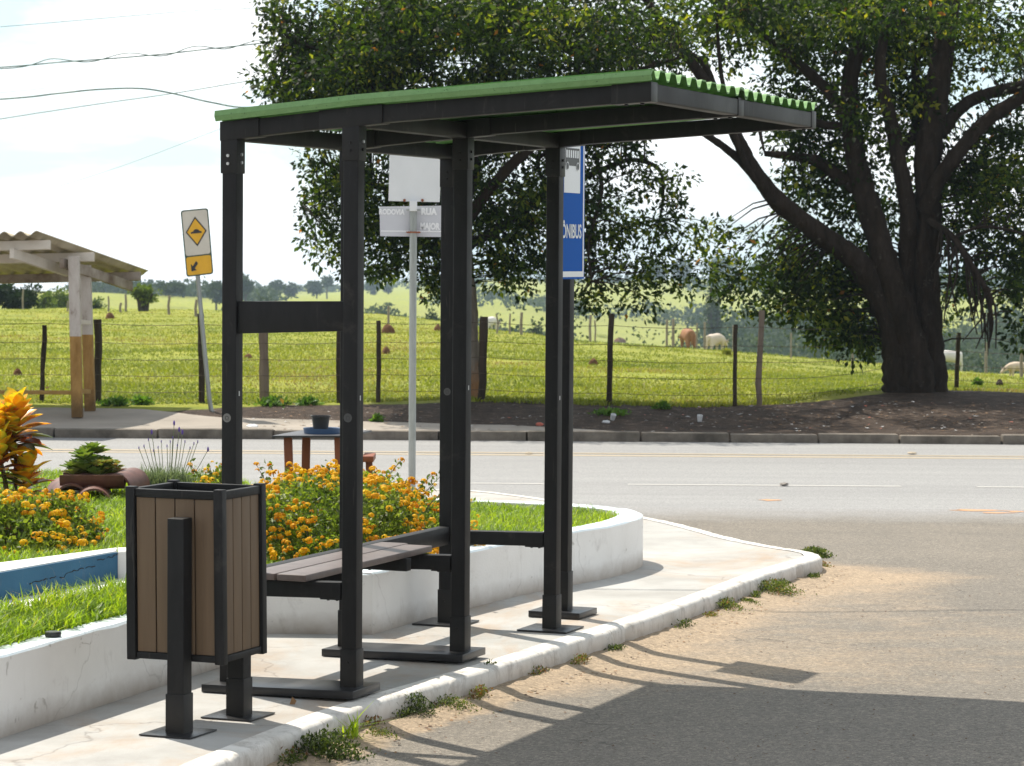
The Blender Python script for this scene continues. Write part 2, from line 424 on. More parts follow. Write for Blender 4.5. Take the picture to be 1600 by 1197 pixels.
tag(mesh_np('kerb',V,Fq,M['kerbwhite'],smo=False),kind='structure')

# ---- asphalt side street with blown sand
def dist_edge(X,Y):
    d=np.full(X.shape,1e9)
    for i in range(0,n,4):
        d=np.minimum(d,(X-edge[i,0])**2+(Y-edge[i,1])**2)
    return np.sqrt(d)
def street_z(X,d,Y):
    return (.040+.034*np.exp(-(d/.14)**2)+.034*sstep(0,2.2,d)+.03*sstep(2.2,6,d))*(1-sstep(18,21.5,Y))
M['asphalt']=mat('sandy_grey_asphalt',(.15,.15,.15),.85,0,.3)
def _asphalt(m, attr, c_lo, c_hi, sandc):
    v=coords(m,'World'); c=ramp(m,noise(m,v,140,3,.7),[(.34,c_lo),(.66,c_hi)])
    big=noise(m,v,.9,5,.6); c=mixc(m,mth(m,'MULTIPLY',ramp(m,big,[(.35,(0,0,0)),(.7,(1,1,1))]),.28),c,(.08,.078,.075))
    if attr:
        at=nd(m,'ShaderNodeAttribute'); at.attribute_name='sand'
        s=mth(m,'ADD',at.outputs['Fac'],mth(m,'ADD',mth(m,'MULTIPLY',mth(m,'SUBTRACT',noise(m,coords(m,'World',(.8,1.1,1)),2.6,10,.74),.5),1.25),mth(m,'MULTIPLY',mth(m,'SUBTRACT',noise(m,v,45,4,.7),.5),.55)))
        s=ramp(m,s,[(.26,(0,0,0)),(.86,(1,1,1))])
        c=mixc(m,mth(m,'MULTIPLY',s,.72),c,mixc(m,noise(m,v,160,3,.7),sandc,(.45,.34,.225)))
    vc=nd(m,'ShaderNodeTexVoronoi'); vc.inputs['Scale'].default_value=75; ln(m,v,vc.inputs['Vector'])
    sv=nd(m,'ShaderNodeSeparateColor'); ln(m,vc.outputs['Color'],sv.inputs[0]); ag=ramp(m,sv.outputs[0],[(.0,(.55,.55,.55)),(.7,(1,1,1)),(1,(1.45,1.42,1.38))]); c=mixc(m,.62,c,mixc(m,1.0,c,ag,'MULTIPLY'))
    ve=nd(m,'ShaderNodeTexVoronoi',feature='DISTANCE_TO_EDGE'); ve.inputs['Scale'].default_value=.42
    nz=nd(m,'ShaderNodeTexNoise'); nz.inputs['Scale'].default_value=1.7; nz.inputs['Detail'].default_value=8; ln(m,v,nz.inputs['Vector']); s2_=nd(m,'ShaderNodeVectorMath',operation='SCALE'); s2_.inputs['Scale'].default_value=.9; ln(m,nz.outputs['Color'],s2_.inputs[0])
    a2_=nd(m,'ShaderNodeVectorMath',operation='ADD'); ln(m,v,a2_.inputs[0]); ln(m,s2_.outputs[0],a2_.inputs[1]); ln(m,a2_.outputs[0],ve.inputs['Vector'])
    ck=ramp(m,ve.outputs['Distance'],[(0,(1,1,1)),(.0035,(0,0,0))]); ck=mth(m,'MULTIPLY',ck,ramp(m,noise(m,v,.8,3,.5),[(.5,(0,0,0)),(.6,(1,1,1))])); c=mixc(m,mth(m,'MULTIPLY',ck,.6),c,(.05,.045,.04))
    peb=ramp(m,noise(m,v,38,2,.5),[(.715,(0,0,0)),(.735,(1,1,1))]); c=mixc(m,mth(m,'MULTIPLY',peb,.7),c,(.05,.04,.035))
    if attr:
        g=nd(m,'ShaderNodeNewGeometry'); s_=nd(m,'ShaderNodeSeparateXYZ'); ln(m,g.outputs['Position'],s_.inputs[0])
        yy_=mth(m,'ADD',s_.outputs['Y'],mth(m,'MULTIPLY',mth(m,'SUBTRACT',noise(m,coords(m,'World',(.6,1,1)),2.5,6,.7),.5),1.3))
        c=mixc(m,ramp(m,mth(m,'MULTIPLY',mth(m,'SUBTRACT',yy_,21.2),.9),[(0,(0,0,0)),(1,(1,1,1))]),c,ramp(m,noise(m,v,70,3,.75),[(.32,(.17,.17,.172)),(.55,(.29,.285,.28)),(.72,(.42,.415,.41))]))
    setc(m,c); setn(m,bump(m,noise(m,v,170,3,.75),.7,.007))
_asphalt(M['asphalt'],True,(.125,.110,.092),(.290,.258,.215),(.36,.265,.175))
gx=np.arange(-3.2,9.01,.075); gy=np.arange(7,22.46,.075)
X,Y=np.meshgrid(gx,gy); D=dist_edge(X,Y)
Z=street_z(X,D,Y)+.0048*sstep(20,22,Y)
side=X  # sand: along the gutter, drifts in the middle of the lane, tip of the island
sand=.85*np.exp(-(D/.22)**2)+.42*np.exp(-(D/.6)**2)
sand+=.50*np.exp(-(((X-1.15)/1.5)**2+((Y-13.45)/.95)**2))
sand+=.42*np.exp(-(((X-2.1)/.55)**2+((Y-16.6)/1.2)**2))+.45*np.exp(-(((X-2.4)/.5)**2+((Y-17.3)/.45)**2))
sand+=.25*np.exp(-(((X-2.5)/1.6)**2+((Y-14.8)/1.0)**2))
sand*=(1-.75*sstep(1.4,.4,X+ (12.6-Y)*.0)*sstep(12.9,11.9,Y)*(D>.22))
sand*=np.where(Y>18.2,.25,1)
ii=np.arange(len(gy)*len(gx)).reshape(len(gy),len(gx))
Fq=np.stack([ii[:-1,:-1],ii[:-1,1:],ii[1:,1:],ii[1:,:-1]],-1).reshape(-1,4)
o=mesh_np('side_street',np.stack([X,Y,Z],-1).reshape(-1,3),Fq,M['asphalt'],col=np.clip(sand,0,1.3).ravel(),smo=True,attr='sand')
tag(o,kind='structure')
M['asphalt_far']=mat('plain_asphalt',(.16,.155,.15),.85,0,.3); _asphalt(M['asphalt_far'],False,(.12,.115,.11),(.19,.185,.18),None)
b=MB()
for q in ([(-60,-20),(60,-20),(60,7),(-60,7)],[(9,7),(60,7),(60,22.46),(9,22.46)],[(-60,7),(-3.2,7),(-3.2,22.46),(-60,22.46)]):
    b.add([(x,y,-.006) for x,y in q],[(0,1,2,3)])
b.add([(-60,-20,-.5),(60,-20,-.5),(60,31,-.5),(-60,31,-.5)],[(0,1,2,3)])
tag(b.build('street',M['asphalt_far']),kind='structure')

# ---- main road
M['road']=mat('worn_grey_road',(.25,.25,.25),.75,0,.45)
def _road(m):
    v=coords(m,'World'); c=ramp(m,noise(m,v,70,3,.75),[(.32,(.17,.17,.172)),(.55,(.30,.298,.295)),(.72,(.42,.415,.41))])
    lane=noise(m,coords(m,'World',(.05,1.0,1)),1.4,5,.65); c=mixc(m,mth(m,'MULTIPLY',ramp(m,lane,[(.4,(0,0,0)),(.65,(1,1,1))]),.35),c,(.15,.15,.152))
    setc(m,c); setn(m,bump(m,noise(m,v,90,3,.8),.7,.012))
_road(M['road'])
b=MB(); b.add([(-90,22.3,.004),(90,22.3,.004),(90,30.35,.004),(-90,30.35,.004)],[(0,1,2,3)])
tag(b.build('main_road',M['road']),kind='structure')
def worn(name,c,thr):
    m=mat(name,c,.7,0,.3); v=coords(m,'World',(.35,1,1))
    f=ramp(m,noise(m,v,14,6,.75),[(thr,(0,0,0)),(thr+.14,(1,1,1))]); setc(m,mixc(m,f,c,(.27,.262,.255))); return m
M['ypaint']=worn('worn_yellow_paint',(.39,.325,.235),.57); M['wpaint']=worn('worn_white_paint',(.41,.40,.385),.57); M['opaint']=worn('faded_orange_paint',(.50,.27,.14),.52)
def strip(bb,x0,x1,y0,y1,z=.0065): bb.add([(x0,y0,z),(x1,y0,z),(x1,y1,z),(x0,y1,z)],[(0,1,2,3)])
b=MB(); strip(b,-90,90,28.12,28.28); strip(b,-90,90,28.42,28.58); tag(b.build('yellow_line',M['ypaint']),kind='structure')
b=MB()
x=-60
for k in range(30):
    x0=-59+k*3.0; strip(b,x0+.0,x0+2.35,24.63,24.73)
tag(b.build('white_line',M['wpaint']),kind='structure')
b=MB()
for px,py,w_,h_ in ((1205,781,.085,.045),(1530,797,.20,.05),(1560,801,.12,.03),(1590,799,.08,.03)):
    p=W(px,py,.008)
    b.add([(p.x+w_*math.cos(t)*(1+.35*math.sin(5*t+px)),p.y+h_*math.sin(t)*1.6*(1+.3*math.cos(3*t)),.0072) for t in np.linspace(0,2*math.pi,18,endpoint=False)],[tuple(range(18))])
tag(b.build('paint_mark',M['opaint']),kind='structure')

# ---- far kerb, far pavement
M['oldkerb']=noisy('mossy_concrete_kerb',(.085,.075,.062),(.24,.21,.175),4,.9,60,.7,.012,.2)
b=MB(); x=-60
while x<60:
    L=random.uniform(.85,1.25); dz=random.uniform(-.012,.010); dy=random.uniform(-.012,.012)
    b.box((x+L/2,30.42+dy,.020+dz),(L-.016,.16,.165)); x+=L
tag(b.build('far_kerb',M['oldkerb'],bevel=.02),kind='structure')
M['oldwalk']=noisy('dusty_far_pavement',(.24,.215,.185),(.36,.32,.275),1.2,.9,60,.4,.008,.2)


# ---- terrain beyond the road
def terrain(X,Y):
    X=np.asarray(X,float); Y=np.asarray(Y,float); u=X/np.maximum(Y,1)
    z=.085+.115*sstep(31,33.7,Y)+.10*np.exp(-((X-5.3)/2.2)**2-((Y-35.7)/2.0)**2)
    z+=.05*np.exp(-((X+.4)/1.5)**2-((Y-33.8)/.9)**2)
    fall=np.log1p(np.exp((X-1.0)*.6))/.6
    z-=.085*np.minimum(fall,16)*sstep(35.5,56,Y)
    D=np.interp(u,[-.14,-.06,.0,.06],[-5.6,-8,-11,-14])
    Yc=np.interp(u,[-.06,.015],[88,63]); s1=np.minimum(np.clip(Y-Yc,0,90)*.033,-D*.6); t=np.clip((Y-140)/190,0,1); z+=-s1+(D+s1)*t*(2-t)
    ridge=np.interp(u,[-.2,-.08,.0,.12,.2],[-19,-15,-9.8,-9.6,-10])
    base=z; t=sstep(380,1250,Y); z=base*(1-t)+ridge*t
    z-=14*sstep(1300,2300,Y)
    amp=np.clip((Y-34)/30,.15,1)*np.where(Y>34,1,.3)
    z+=(fbm(X*.35,Y*.35,3,3)-.5)*.16*amp+(fbm(X*.03,Y*.03,3,8)-.5)*np.clip((Y-90)/80,0,1)*2.0
    return z
def tz(x,y): return float(terrain(np.array([x]),np.array([y]))[0])
def hit(px,py,y0=31,y1=1400):
    """where the sight line of a pixel meets the terrain"""
    dx,dy,dz=ray(px,py); ys=np.geomspace(y0,y1,4000); t=ys/dy
    below=(CAMZ+dz*t)<=terrain(dx*t,ys)
    i=int(np.argmax(below)) if below.any() else len(ys)-1
    return Vector((dx*t[i],ys[i],float(terrain(np.array([dx*t[i]]),np.array([ys[i]]))[0])))
rows=np.concatenate([np.arange(30.5,40,.16),np.arange(40,95,.5),np.geomspace(95,2300,110)])
us=np.concatenate([np.linspace(-.95,-.32,10)[:-1],np.linspace(-.32,.32,181),np.linspace(.32,.95,10)[1:]])
U,YY=np.meshgrid(us,rows); XX=U*np.minimum(YY,1e9); ZZ=terrain(XX,YY)
ZZ[0,:]-=.10
fn=fbm(XX*.9,YY*.9,4,21)
lim=33.55+np.interp(XX,[-9,-4.6,-3.6,-2.6,1,3.2,4.4,5.2,6.4,20],[-1.2,-1.0,-.65,.0,.15,.5,2.0,3.0,2.9,1.8])
dirt=sstep(.45,-.45,(YY-lim)+(fn-.5)*1.1)

M['terrain']=mat('pasture_and_bare_soil',(.2,.25,.03),.9,0,.15)
def _terr(m):
    v=coords(m,'World'); at=nd(m,'ShaderNodeAttribute'); at.attribute_name='dirt'
    g=ramp(m,noise(m,coords(m,'World',(1,.6,1)),1.1,7,.72),[(.30,(.095,.135,.020)),(.47,(.235,.262,.030)),(.64,(.31,.305,.045))])
    g=mixc(m,mth(m,'MULTIPLY',ramp(m,noise(m,v,7,5,.7),[(.5,(0,0,0)),(.7,(1,1,1))]),.38),g,(.115,.15,.03))
    g=mixc(m,mth(m,'MULTIPLY',ramp(m,noise(m,v,.012,4,.6),[(.42,(0,0,0)),(.62,(1,1,1))]),.4),g,(.20,.20,.06))
    s=ramp(m,noise(m,v,6,7,.75),[(.33,(.024,.017,.013)),(.55,(.060,.042,.031)),(.74,(.15,.107,.077))])
    lit=ramp(m,noise(m,v,26,3,.6),[(.66,(0,0,0)),(.70,(1,1,1))]); s=mixc(m,mth(m,'MULTIPLY',lit,.75),s,(.36,.30,.24))
    f=mth(m,'ADD',at.outputs['Fac'],mth(m,'MULTIPLY',mth(m,'SUBTRACT',noise(m,v,5,6,.7),.5),.5))
    setc(m,mixc(m,ramp(m,f,[(.38,(0,0,0)),(.6,(1,1,1))]),g,s)); setn(m,bump(m,noise(m,v,9,7,.75),.7,.06))
_terr(M['terrain'])
nr,nc=XX.shape; ii=np.arange(nr*nc).reshape(nr,nc)
Fq=np.stack([ii[:-1,:-1],ii[:-1,1:],ii[1:,1:],ii[1:,:-1]],-1).reshape(-1,4)
o=mesh_np('ground',np.stack([XX,YY,ZZ],-1).reshape(-1,3),Fq,M['terrain'],col=dirt.ravel(),smo=True,attr='dirt'); tag(o,kind='structure')

# far pavement laid 6 mm over the terrain
gx=np.arange(-30,1.3,.2); t_=np.linspace(0,1,10); GX,GT=np.meshgrid(gx,t_)
back=np.interp(GX,[-4.2,-3.2,-1.5,0,1.2],[32.85,32.0,31.75,31.5,30.7])+(fbm(GX*2,GX*0,3,61)-.5)*.3
GY=30.49+(back-30.49)*GT; GZ=np.maximum(terrain(GX,GY)+.008,.088)
ii=np.arange(GX.size).reshape(GX.shape); Fq=np.stack([ii[:-1,:-1],ii[:-1,1:],ii[1:,1:],ii[1:,:-1]],-1).reshape(-1,4)
tag(mesh_np('far_pavement',np.stack([GX,GY,GZ],-1).reshape(-1,3),Fq,M['oldwalk'],smo=True),kind='structure')
# ---- blades helper (many thin leaves in one mesh)
def blades(P, h, wid, lean, tint, rngl=rng, curve=.45, face=None):
    """P (N,3) roots -> bent 5-vertex blades"""
    N=len(P); az=rngl.uniform(0,2*np.pi,N) if face is None else face
    dirv=np.stack([np.cos(az),np.sin(az),np.zeros(N)],1); sdv=np.stack([-np.sin(az),np.cos(az),np.zeros(N)],1)
    h=np.broadcast_to(h,N)[:,None]; wid=np.broadcast_to(wid,N)[:,None]; lean=np.broadcast_to(lean,N)[:,None]
    up=np.array([0,0,1.0])
    mid=P+up*h*.55+dirv*h*lean*.35; tipp=P+up*h*(1-.25*lean)+dirv*h*lean*(1+curve*.3)
    V=np.stack([P-sdv*wid*.5,P+sdv*wid*.5,mid+sdv*wid*.42,mid-sdv*wid*.42,tipp],1).reshape(-1,3)
    b=np.arange(N)[:,None]*5
    F4=np.concatenate([b+np.array([[0,1,2,3]]), b+np.array([[3,2,4,4]])],1).reshape(-1,4)
    T=np.repeat(tint,5)
    return V,F4,T
def tri_fix(V,F4): return V,F4
def blade_mesh(name,P,h,wid,lean,tint,m,parent=None,**kw):
    V,F4,T=blades(P,h,wid,lean,tint,**kw)
    q=F4.reshape(-1,2,4); tris=np.concatenate([q[:,0,[0,1,2]],q[:,0,[0,2,3]],q[:,1,[0,1,2]]],0)
    return mesh_np(name,V,tris,m,parent,col=T)
M['pasture']=leafmat('pasture_grass_blade',[(0,(.11,.15,.02)),(.5,(.21,.24,.03)),(.85,(.29,.29,.055)),(1,(.25,.19,.08))],.40,.6,.2,(1.25,1.3,.6))
N=155000
yy=1/rng.uniform(1/100,1/33.5,N); uu=rng.uniform(-.235,.245,N); xx=uu*yy
lim2=33.55+np.interp(xx,[-9,-4.6,-3.6,-2.6,1,3.2,4.4,5.2,6.4,20],[-1.2,-1.0,-.65,.0,.15,.5,2.0,3.0,2.9,1.8])
keep=(yy>lim2+(fbm(xx*.9,yy*.9,4,21)-.5)*1.1)&(fbm(xx*.5,yy*.5,3,40)>rng.uniform(.1,.5,len(xx))); xx,yy=xx[keep],yy[keep]
P=np.stack([xx,yy,terrain(xx,yy)-.01],1); P=np.repeat(P,2,0)+rng.normal(0,.05,(len(xx)*2,3))*[1,1,0]
tn=np.clip((fbm(P[:,0]*.45,P[:,1]*.35,4,51)-.5)*1.5+.52+rng.normal(0,.15,len(P)),0,1)
tag(blade_mesh('pasture_grass',P,rng.uniform(.022,.065,len(P))*(.6+.9*fbm(P[:,0]*.3,P[:,1]*.3,3,9)),rng.uniform(.010,.026,len(P)),rng.uniform(.2,1.1,len(P)),tn,M['pasture']),
    'yellow green grass covering the pasture behind the wire fence','grass',kind='stuff')

# ================================================================== BUS SHELTER
TH=.3722; O0=Vector((-.6978,11.748,0)); AV=Vector((math.cos(TH),-math.sin(TH),0)); BV=Vector((math.sin(TH),math.cos(TH),0)); ZV=Vector((0,0,1))
def S(a,b,z): return O0+AV*a+BV*b+ZV*z
WC=.0737; WP=.066; SP=1.171; AB=-.5516
def sbox(mb,a0,a1,b0,b1,z0,z1,mi=0,dz=0):
    """box in shelter axes; dz lifts the street end"""
    p=[S(a0,b0,z0),S(a1,b0,z0+dz),S(a1,b1,z0+dz),S(a0,b1,z0),S(a0,b0,z1),S(a1,b0,z1+dz),S(a1,b1,z1+dz),S(a0,b1,z1)]
    return mb.hexa(p,mi)
shelter=empty('bus_shelter',S(-.2,1.2,WALK),'charcoal bus shelter with a green corrugated roof and a slatted bench on the pavement','bus shelter')
def zbeam(a): return 2.4375+.093*(a-AB) if a<.0737 else 2.4375+.093*(.0737-AB)+.064*(a-.0737)
BH=.0725; TIP=1.324
pc=(WC-WP)/2
frames=[(0,.035,.352),(SP,.035,.352),(2*SP,.006,.322)]
for k,(b0,base,ctop) in enumerate(frames):
    for a0,front in ((AB,0),(0,1)):
        top=zbeam(a0)+.01
        m_=MB(); sbox(m_,a0+pc,a0+pc+WP,b0+pc,b0+pc+WP,WALK+base,top)
        post=m_.build('post',M['lumber'],shelter,bevel=.006,seg=3)
        m_=MB(); sbox(m_,a0,a0+WC,b0,b0+WC,WALK+base-.002,ctop)
        so_=m_.build('socket',M['collar'],post,bevel=.003)
        m_=MB()
        m_.tube([S(a0+WC*.45,b0+.002,ctop-.055),S(a0+WC*.45,b0-.005,ctop-.055)],.007,8); m_.build('bolt',M['collar'],so_)
        # welded top bracket
        zb_=2.35 if front else 2.30
        m_=MB(); sbox(m_,a0-.001,a0+WC+.001,b0-.001,b0+WC+.001,zb_,zbeam(a0)+.003)
        la,lb=(a0-.105,a0+WC+.105) if front else (a0-.004,a0+WC+.10)
        z0,z1=zbeam(la)-.003,zbeam(lb)-.003
        p=[S(la,b0-.003,z0),S(lb,b0-.003,z1),S(lb,b0+WC+.003,z1),S(la,b0+WC+.003,z0),S(la,b0-.003,z0+BH+.006),S(lb,b0-.003,z1+BH+.006),S(lb,b0+WC+.003,z1+BH+.006),S(la,b0+WC+.003,z0+BH+.006)]
        m_.hexa(p)
        br=m_.build('bracket',M['collar'],shelter,bevel=.0025)
        bm_=M['bolt'] if k==0 and not front else M['collar']
        for dz_ in (.045,.078):
            MB().tube([S(a0+WC*.47,b0-.001,zb_+dz_-.005),S(a0+WC*.47,b0-.007,zb_+dz_-.005)],.0065,10).build('bolt',bm_,br,smo=40)
            MB().tube([S(a0+WC+.001,b0+WC*.5,zb_+dz_),S(a0+WC+.008,b0+WC*.5,zb_+dz_)],.0065,10).build('bolt',M['bolt'] if dz_>.05 and k==0 and front else bm_,br,smo=40)
    if k<2:
        m_=MB(); sbox(m_,-.585,.105,b0-.10,b0+.175,WALK+.002,WALK+.035,dz=.012)
        m_.build('base_plate',M['plate'],shelter,bevel=.003)
    else:
        for a0 in (AB,0):
            m_=MB(); sbox(m_,a0-.095,a0+WC+.085,b0-.095,b0+WC+.09,WALK+.002,WALK+.010); m_.build('base_plate',M['plate'],shelter,bevel=.002)
    # roof beam: back part and cantilever, butted over the front post
    m_=MB()
    for la,lb in ((AB+.002,.036),(.036,TIP-.003)):
        z0,z1=zbeam(la),zbeam(min(lb,.0737)) if lb<.05 else zbeam(lb)
        if la>0: z0=zbeam(.0737)-.064*.03
        p=[S(la,b0+.004,z0),S(lb,b0+.004,z1),S(lb,b0+WC-.004,z1),S(la,b0+WC-.004,z0),S(la,b0+.004,z0+BH),S(lb,b0+.004,z1+BH),S(lb,b0+WC-.004,z1+BH),S(la,b0+WC-.004,z0+BH)]
        m_.hexa(p)
    m_.build('roof_beam',M['lumber'],shelter,bevel=.006,seg=2)
    # tip bracket
    la,lb=TIP-.165,TIP
    z0,z1=zbeam(la)-.003,zbeam(lb)-.003; e=.003
    m_=MB(); m_.hexa([S(la,b0-e,z0),S(lb,b0-e,z1),S(lb,b0+WC+e,z1),S(la,b0+WC+e,z0),S(la,b0-e,z0+BH+2*e),S(lb,b0-e,z1+BH+2*e),S(lb,b0+WC+e,z1+BH+2*e),S(la,b0+WC+e,z0+BH+2*e)])
    for q in (.3,.7):
        c_=S(la+(lb-la)*q,b0+WC/2,z0+(z1-z0)*q); m_.tube([c_,c_-ZV*.007],.009,10)
    m_.build('bracket',M['collar'],shelter,bevel=.0025)
# fascia along the street edge, in two lengths
for k in (0,1):
    m_=MB(); b0,b1=k*SP+WC+.004,(k+1)*SP-.004; z0=zbeam(TIP)-.001
    sbox(m_,TIP-.068,TIP-.002,b0,b1,z0,z0+BH-.001); m_.build('fascia',M['lumber'],shelter,bevel=.008,seg=3)
# purlins over the back posts and over the front posts
for a0 in (AB,0):
    for k in (0,1):
        m_=MB(); z0=zbeam(a0)-.002
        sbox(m_,a0+pc,a0+pc+WP,k*SP+WC+.003,(k+1)*SP-.003,z0,z0+.070); m_.build('purlin',M['lumber'],shelter,bevel=.006)
# rails
RZ,RH=.548,.067
for k in (0,1,2):
    m_=MB(); b0=k*SP
    sbox(m_,AB+WC+.001,-.001,b0+.004,b0+.066,RZ,RZ+RH,dz=.010)
    rail=m_.build('rail',M['lumber'],shelter,bevel=.005)
    for q in (-.095,AB+WC+.004):
        m_=MB(); zq=RZ+.010*(q+.05-AB-WC)/(-AB-WC); sbox(m_,q,q+.09,b0+.008,b0+.062,zq-.006,zq+.002)
        for t in (.025,.065): m_.tube([S(q+t,b0+.035,zq-.003),S(q+t,b0+.035,zq-.012)],.006,8)
        m_.build('rail_bracket',M['collar'],rail)
for k in (0,1):
    m_=MB(); sbox(m_,AB+.004,AB+.062,k*SP+WC+.002,(k+1)*SP-.002,RZ-.002,RZ+RH+.02); m_.build('rail',M['lumber'],shelter,bevel=.006)
# board between the two posts of the near frame
zt0=W(455,471,Y=11.86).z; zb0=W(455,519,Y=11.86).z
m_=MB(); p=[S(AB+WC-.002,.018,zb0-.010),S(.002,.018,zb0+.008),S(.002,.05,zb0+.008),S(AB+WC-.002,.05,zb0-.010),S(AB+WC-.002,.018,zt0-.002),S(.002,.018,zt0+.004),S(.002,.05,zt0+.004),S(AB+WC-.002,.05,zt0-.002)]
m_.hexa(p); m_.build('board',M['lumber'],shelter,bevel=.004)
# bench
bench=bpy.data.objects.new('bench',None); COL.objects.link(bench); bench.empty_display_size=.1; bench.location=S(-.26,.6,RZ+RH); bench.parent=shelter; bench.matrix_parent_inverse=world_of(shelter).inverted()
for b0 in (.30,.95):
    m_=MB(); sbox(m_,-.40,-.115,b0,b0+.05,RZ+RH-.045,RZ+RH+.011); m_.build('support',M['lumber'],bench,bevel=.004)
for a0,a1,b1 in ((-.262,-.130,1.275),(-.405,-.273,1.33)):
    m_=MB(); sbox(m_,a0,a1,-.055,b1,RZ+RH+.012,RZ+RH+.040,dz=.0); m_.build('slat',M['slatseat'],bench,bevel=.005,seg=3)
# corrugated roof: two sheets side by side, waves running back to front
PITCHW=.1345; bL=-.035; nW=18
def wave(t):
    f=(t/PITCHW)%1.0
    return .0165*(np.clip(2.1*np.cos(2*np.pi*f)+.55,-1,1))
ths=.006
for si,(w0,w1) in enumerate(((0,10),(9.02,nW))):
    t=np.linspace(w0*PITCHW,w1*PITCHW-(.0 if si else .03),int((w1-w0)*14)+1)
    if si==0: t=np.concatenate([[-.0],t])
    aa=np.concatenate([np.linspace(AB-.005,.0737,5),np.linspace(.30,TIP+.012,6)])
    V=[];nt_=len(t); na=len(aa); lift=.0075*(1-si)
    for ia,a in enumerate(aa):
        for tt in t:
            z=zbeam(a)+BH+.021+wave(tt)*(1+.10*math.sin(tt*5.3+si))+lift+.002+.0025*math.sin(tt*2.1+a*1.7)
            if si==0 and tt==0 : pass
            V.append(S(a,bL+tt,z)[:])
    nv=len(V)
    for v in list(V): V.append((v[0],v[1],v[2]-ths))
    ii=np.arange(nv).reshape(na,nt_); jj=ii+nv
    Fq=[np.stack([ii[:-1,:-1],ii[:-1,1:],ii[1:,1:],ii[1:,:-1]],-1).reshape(-1,4)[:,::-1],np.stack([jj[:-1,:-1],jj[:-1,1:],jj[1:,1:],jj[1:,:-1]],-1).reshape(-1,4)]
    for r_ in (0,na-1): Fq.append(np.stack([ii[r_,:-1],ii[r_,1:],jj[r_,1:],jj[r_,:-1]],-1))
    for c_ in (0,nt_-1): Fq.append(np.stack([ii[:-1,c_],ii[1:,c_],jj[1:,c_],jj[:-1,c_]],-1))
    mesh_np('roof_sheet',V,np.concatenate(Fq),M['roof'],shelter)
# turned-down edge flashing on the near side
m_=MB()
for la,lb,dd in ((AB-.008,.33,.0),(.33,TIP+.012,.003)):
    z0=zbeam(la)+BH; z1=zbeam(lb)+BH
    if la<0:
        segs=[(la,.0737),(.0737,lb)]
    else: segs=[(la,lb)]
    for s0,s1 in segs:
        q0=zbeam(s0)+BH; q1=zbeam(s1)+BH
        up0,up1=.047-dd,.047-dd
        y0=bL-.010-dd
        m_.hexa([S(s0,y0+.012,q0+.004),S(s1,y0+.012,q1+.004),S(s1,y0+.018,q1+.004),S(s0,y0+.018,q0+.004),
                 S(s0,y0,q0+.024),S(s1,y0,q1+.024),S(s1,y0+.006,q1+.024),S(s0,y0+.006,q0+.024)])
        m_.hexa([S(s0,y0,q0+.0245),S(s1,y0,q1+.0245),S(s1,y0+.006,q1+.0245),S(s0,y0+.006,q0+.0245),
                 S(s0,y0+.004,q0+up0),S(s1,y0+.004,q1+up1),S(s1,y0+.03,q1+up1),S(s0,y0+.03,q0+up0)])
m_.build('roof_edge',M['roof'],shelter)
# round maker's stickers on the posts: pale ring with a hooked mark
M['sticker']=mat('clear_grey_sticker',(.17,.165,.155),.5); M['stickdark']=mat('sticker_mark',(.035,.035,.035),.5)
def sticker(px,py,a0,b0,faint):
    d=(O0+BV*b0).y
    c_=W(px,py,Y=S(a0+.03,b0,0).y); m_=MB(); z=c_.z; ac=(c_-S(0,b0,0)).dot(AV)
    off=pc-.0004
    def ring(r0,r1,mi,o_,t0=0,t1=2*math.pi,n_=28):
        vs=[];fs=[]
        for i in range(n_+1):
            t=t0+(t1-t0)*i/n_
            for r_ in (r0,r1): vs.append(S(ac+r_*math.cos(t),b0+off-o_,z+r_*math.sin(t)))
        for i in range(n_): fs.append((2*i,2*i+1,2*i+3,2*i+2))
        m_.add(vs,fs,mi)
    ring(.0,.0185,0,.0008); ring(.0055,.0085,1,.0014,R(-50),R(250)); 
    m_.add([S(ac-.006,b0+off-.0014,z-.010),S(ac+.009,b0+off-.0014,z-.010),S(ac+.009,b0+off-.0014,z-.0075),S(ac-.006,b0+off-.0014,z-.0075)],[(0,1,2,3)],1)
    m_.build('sticker',[M['sticker'] if not faint else M['stickfaint'],M['stickdark']],shelter)
M['stickfaint']=mat('rubbed_sticker',(.06,.06,.06),.5)
sticker(354,653,AB,0,False); sticker(543,653,0,0,True); sticker(699,612,AB,2*SP,True)
M['tagwhite']=mat('white_paper_tag',(.6,.6,.6),.6)
m_=MB()
for px,py,b0,a0 in ((373,615,0,AB),(560,622,0,0),(734,606,SP,0),(874,622,2*SP,0)):
    c_=W(px,py,Y=S(a0+WC,b0+.03,0).y); bb=.035; m_=MB()
    m_.box(S(a0+pc+WP+.0008,b0+bb,c_.z),(.001,.008,.020),AV,BV,ZV)
    m_.build('tag',M['tagwhite'],shelter)

# ------------------------------------------------------------------ bus stop sign on its own post
def base_ab(px,py,z=WALK):
    p=W(px,py,z)-O0; return p.dot(AV),p.dot(BV)
pa,pb=base_ab(886,955,WALK+.03); pa-=WC-.004
bst=empty('bus_stop_sign',S(pa+.03,pb+.03,WALK),'blue bus stop sign with white bus pictogram on a charcoal post beside the shelter','bus stop sign')
m_=MB(); sbox(m_,pa+pc,pa+pc+WP,pb+pc,pb+pc+WP,WALK+.03,2.62); post=m_.build('post',M['lumber'],bst,bevel=.006,seg=3)
zc_=W(886,893,Y=S(pa,pb,0).y).z
m_=MB(); sbox(m_,pa,pa+WC,pb,pb+WC,WALK+.03,zc_); m_.build('socket',M['collar'],post,bevel=.003)
m_=MB(); sbox(m_,pa-.105,pa+WC+.095,pb-.09,pb+WC+.10,WALK+.002,WALK+.034); m_.build('base_plate',M['plate'],bst,bevel=.003)
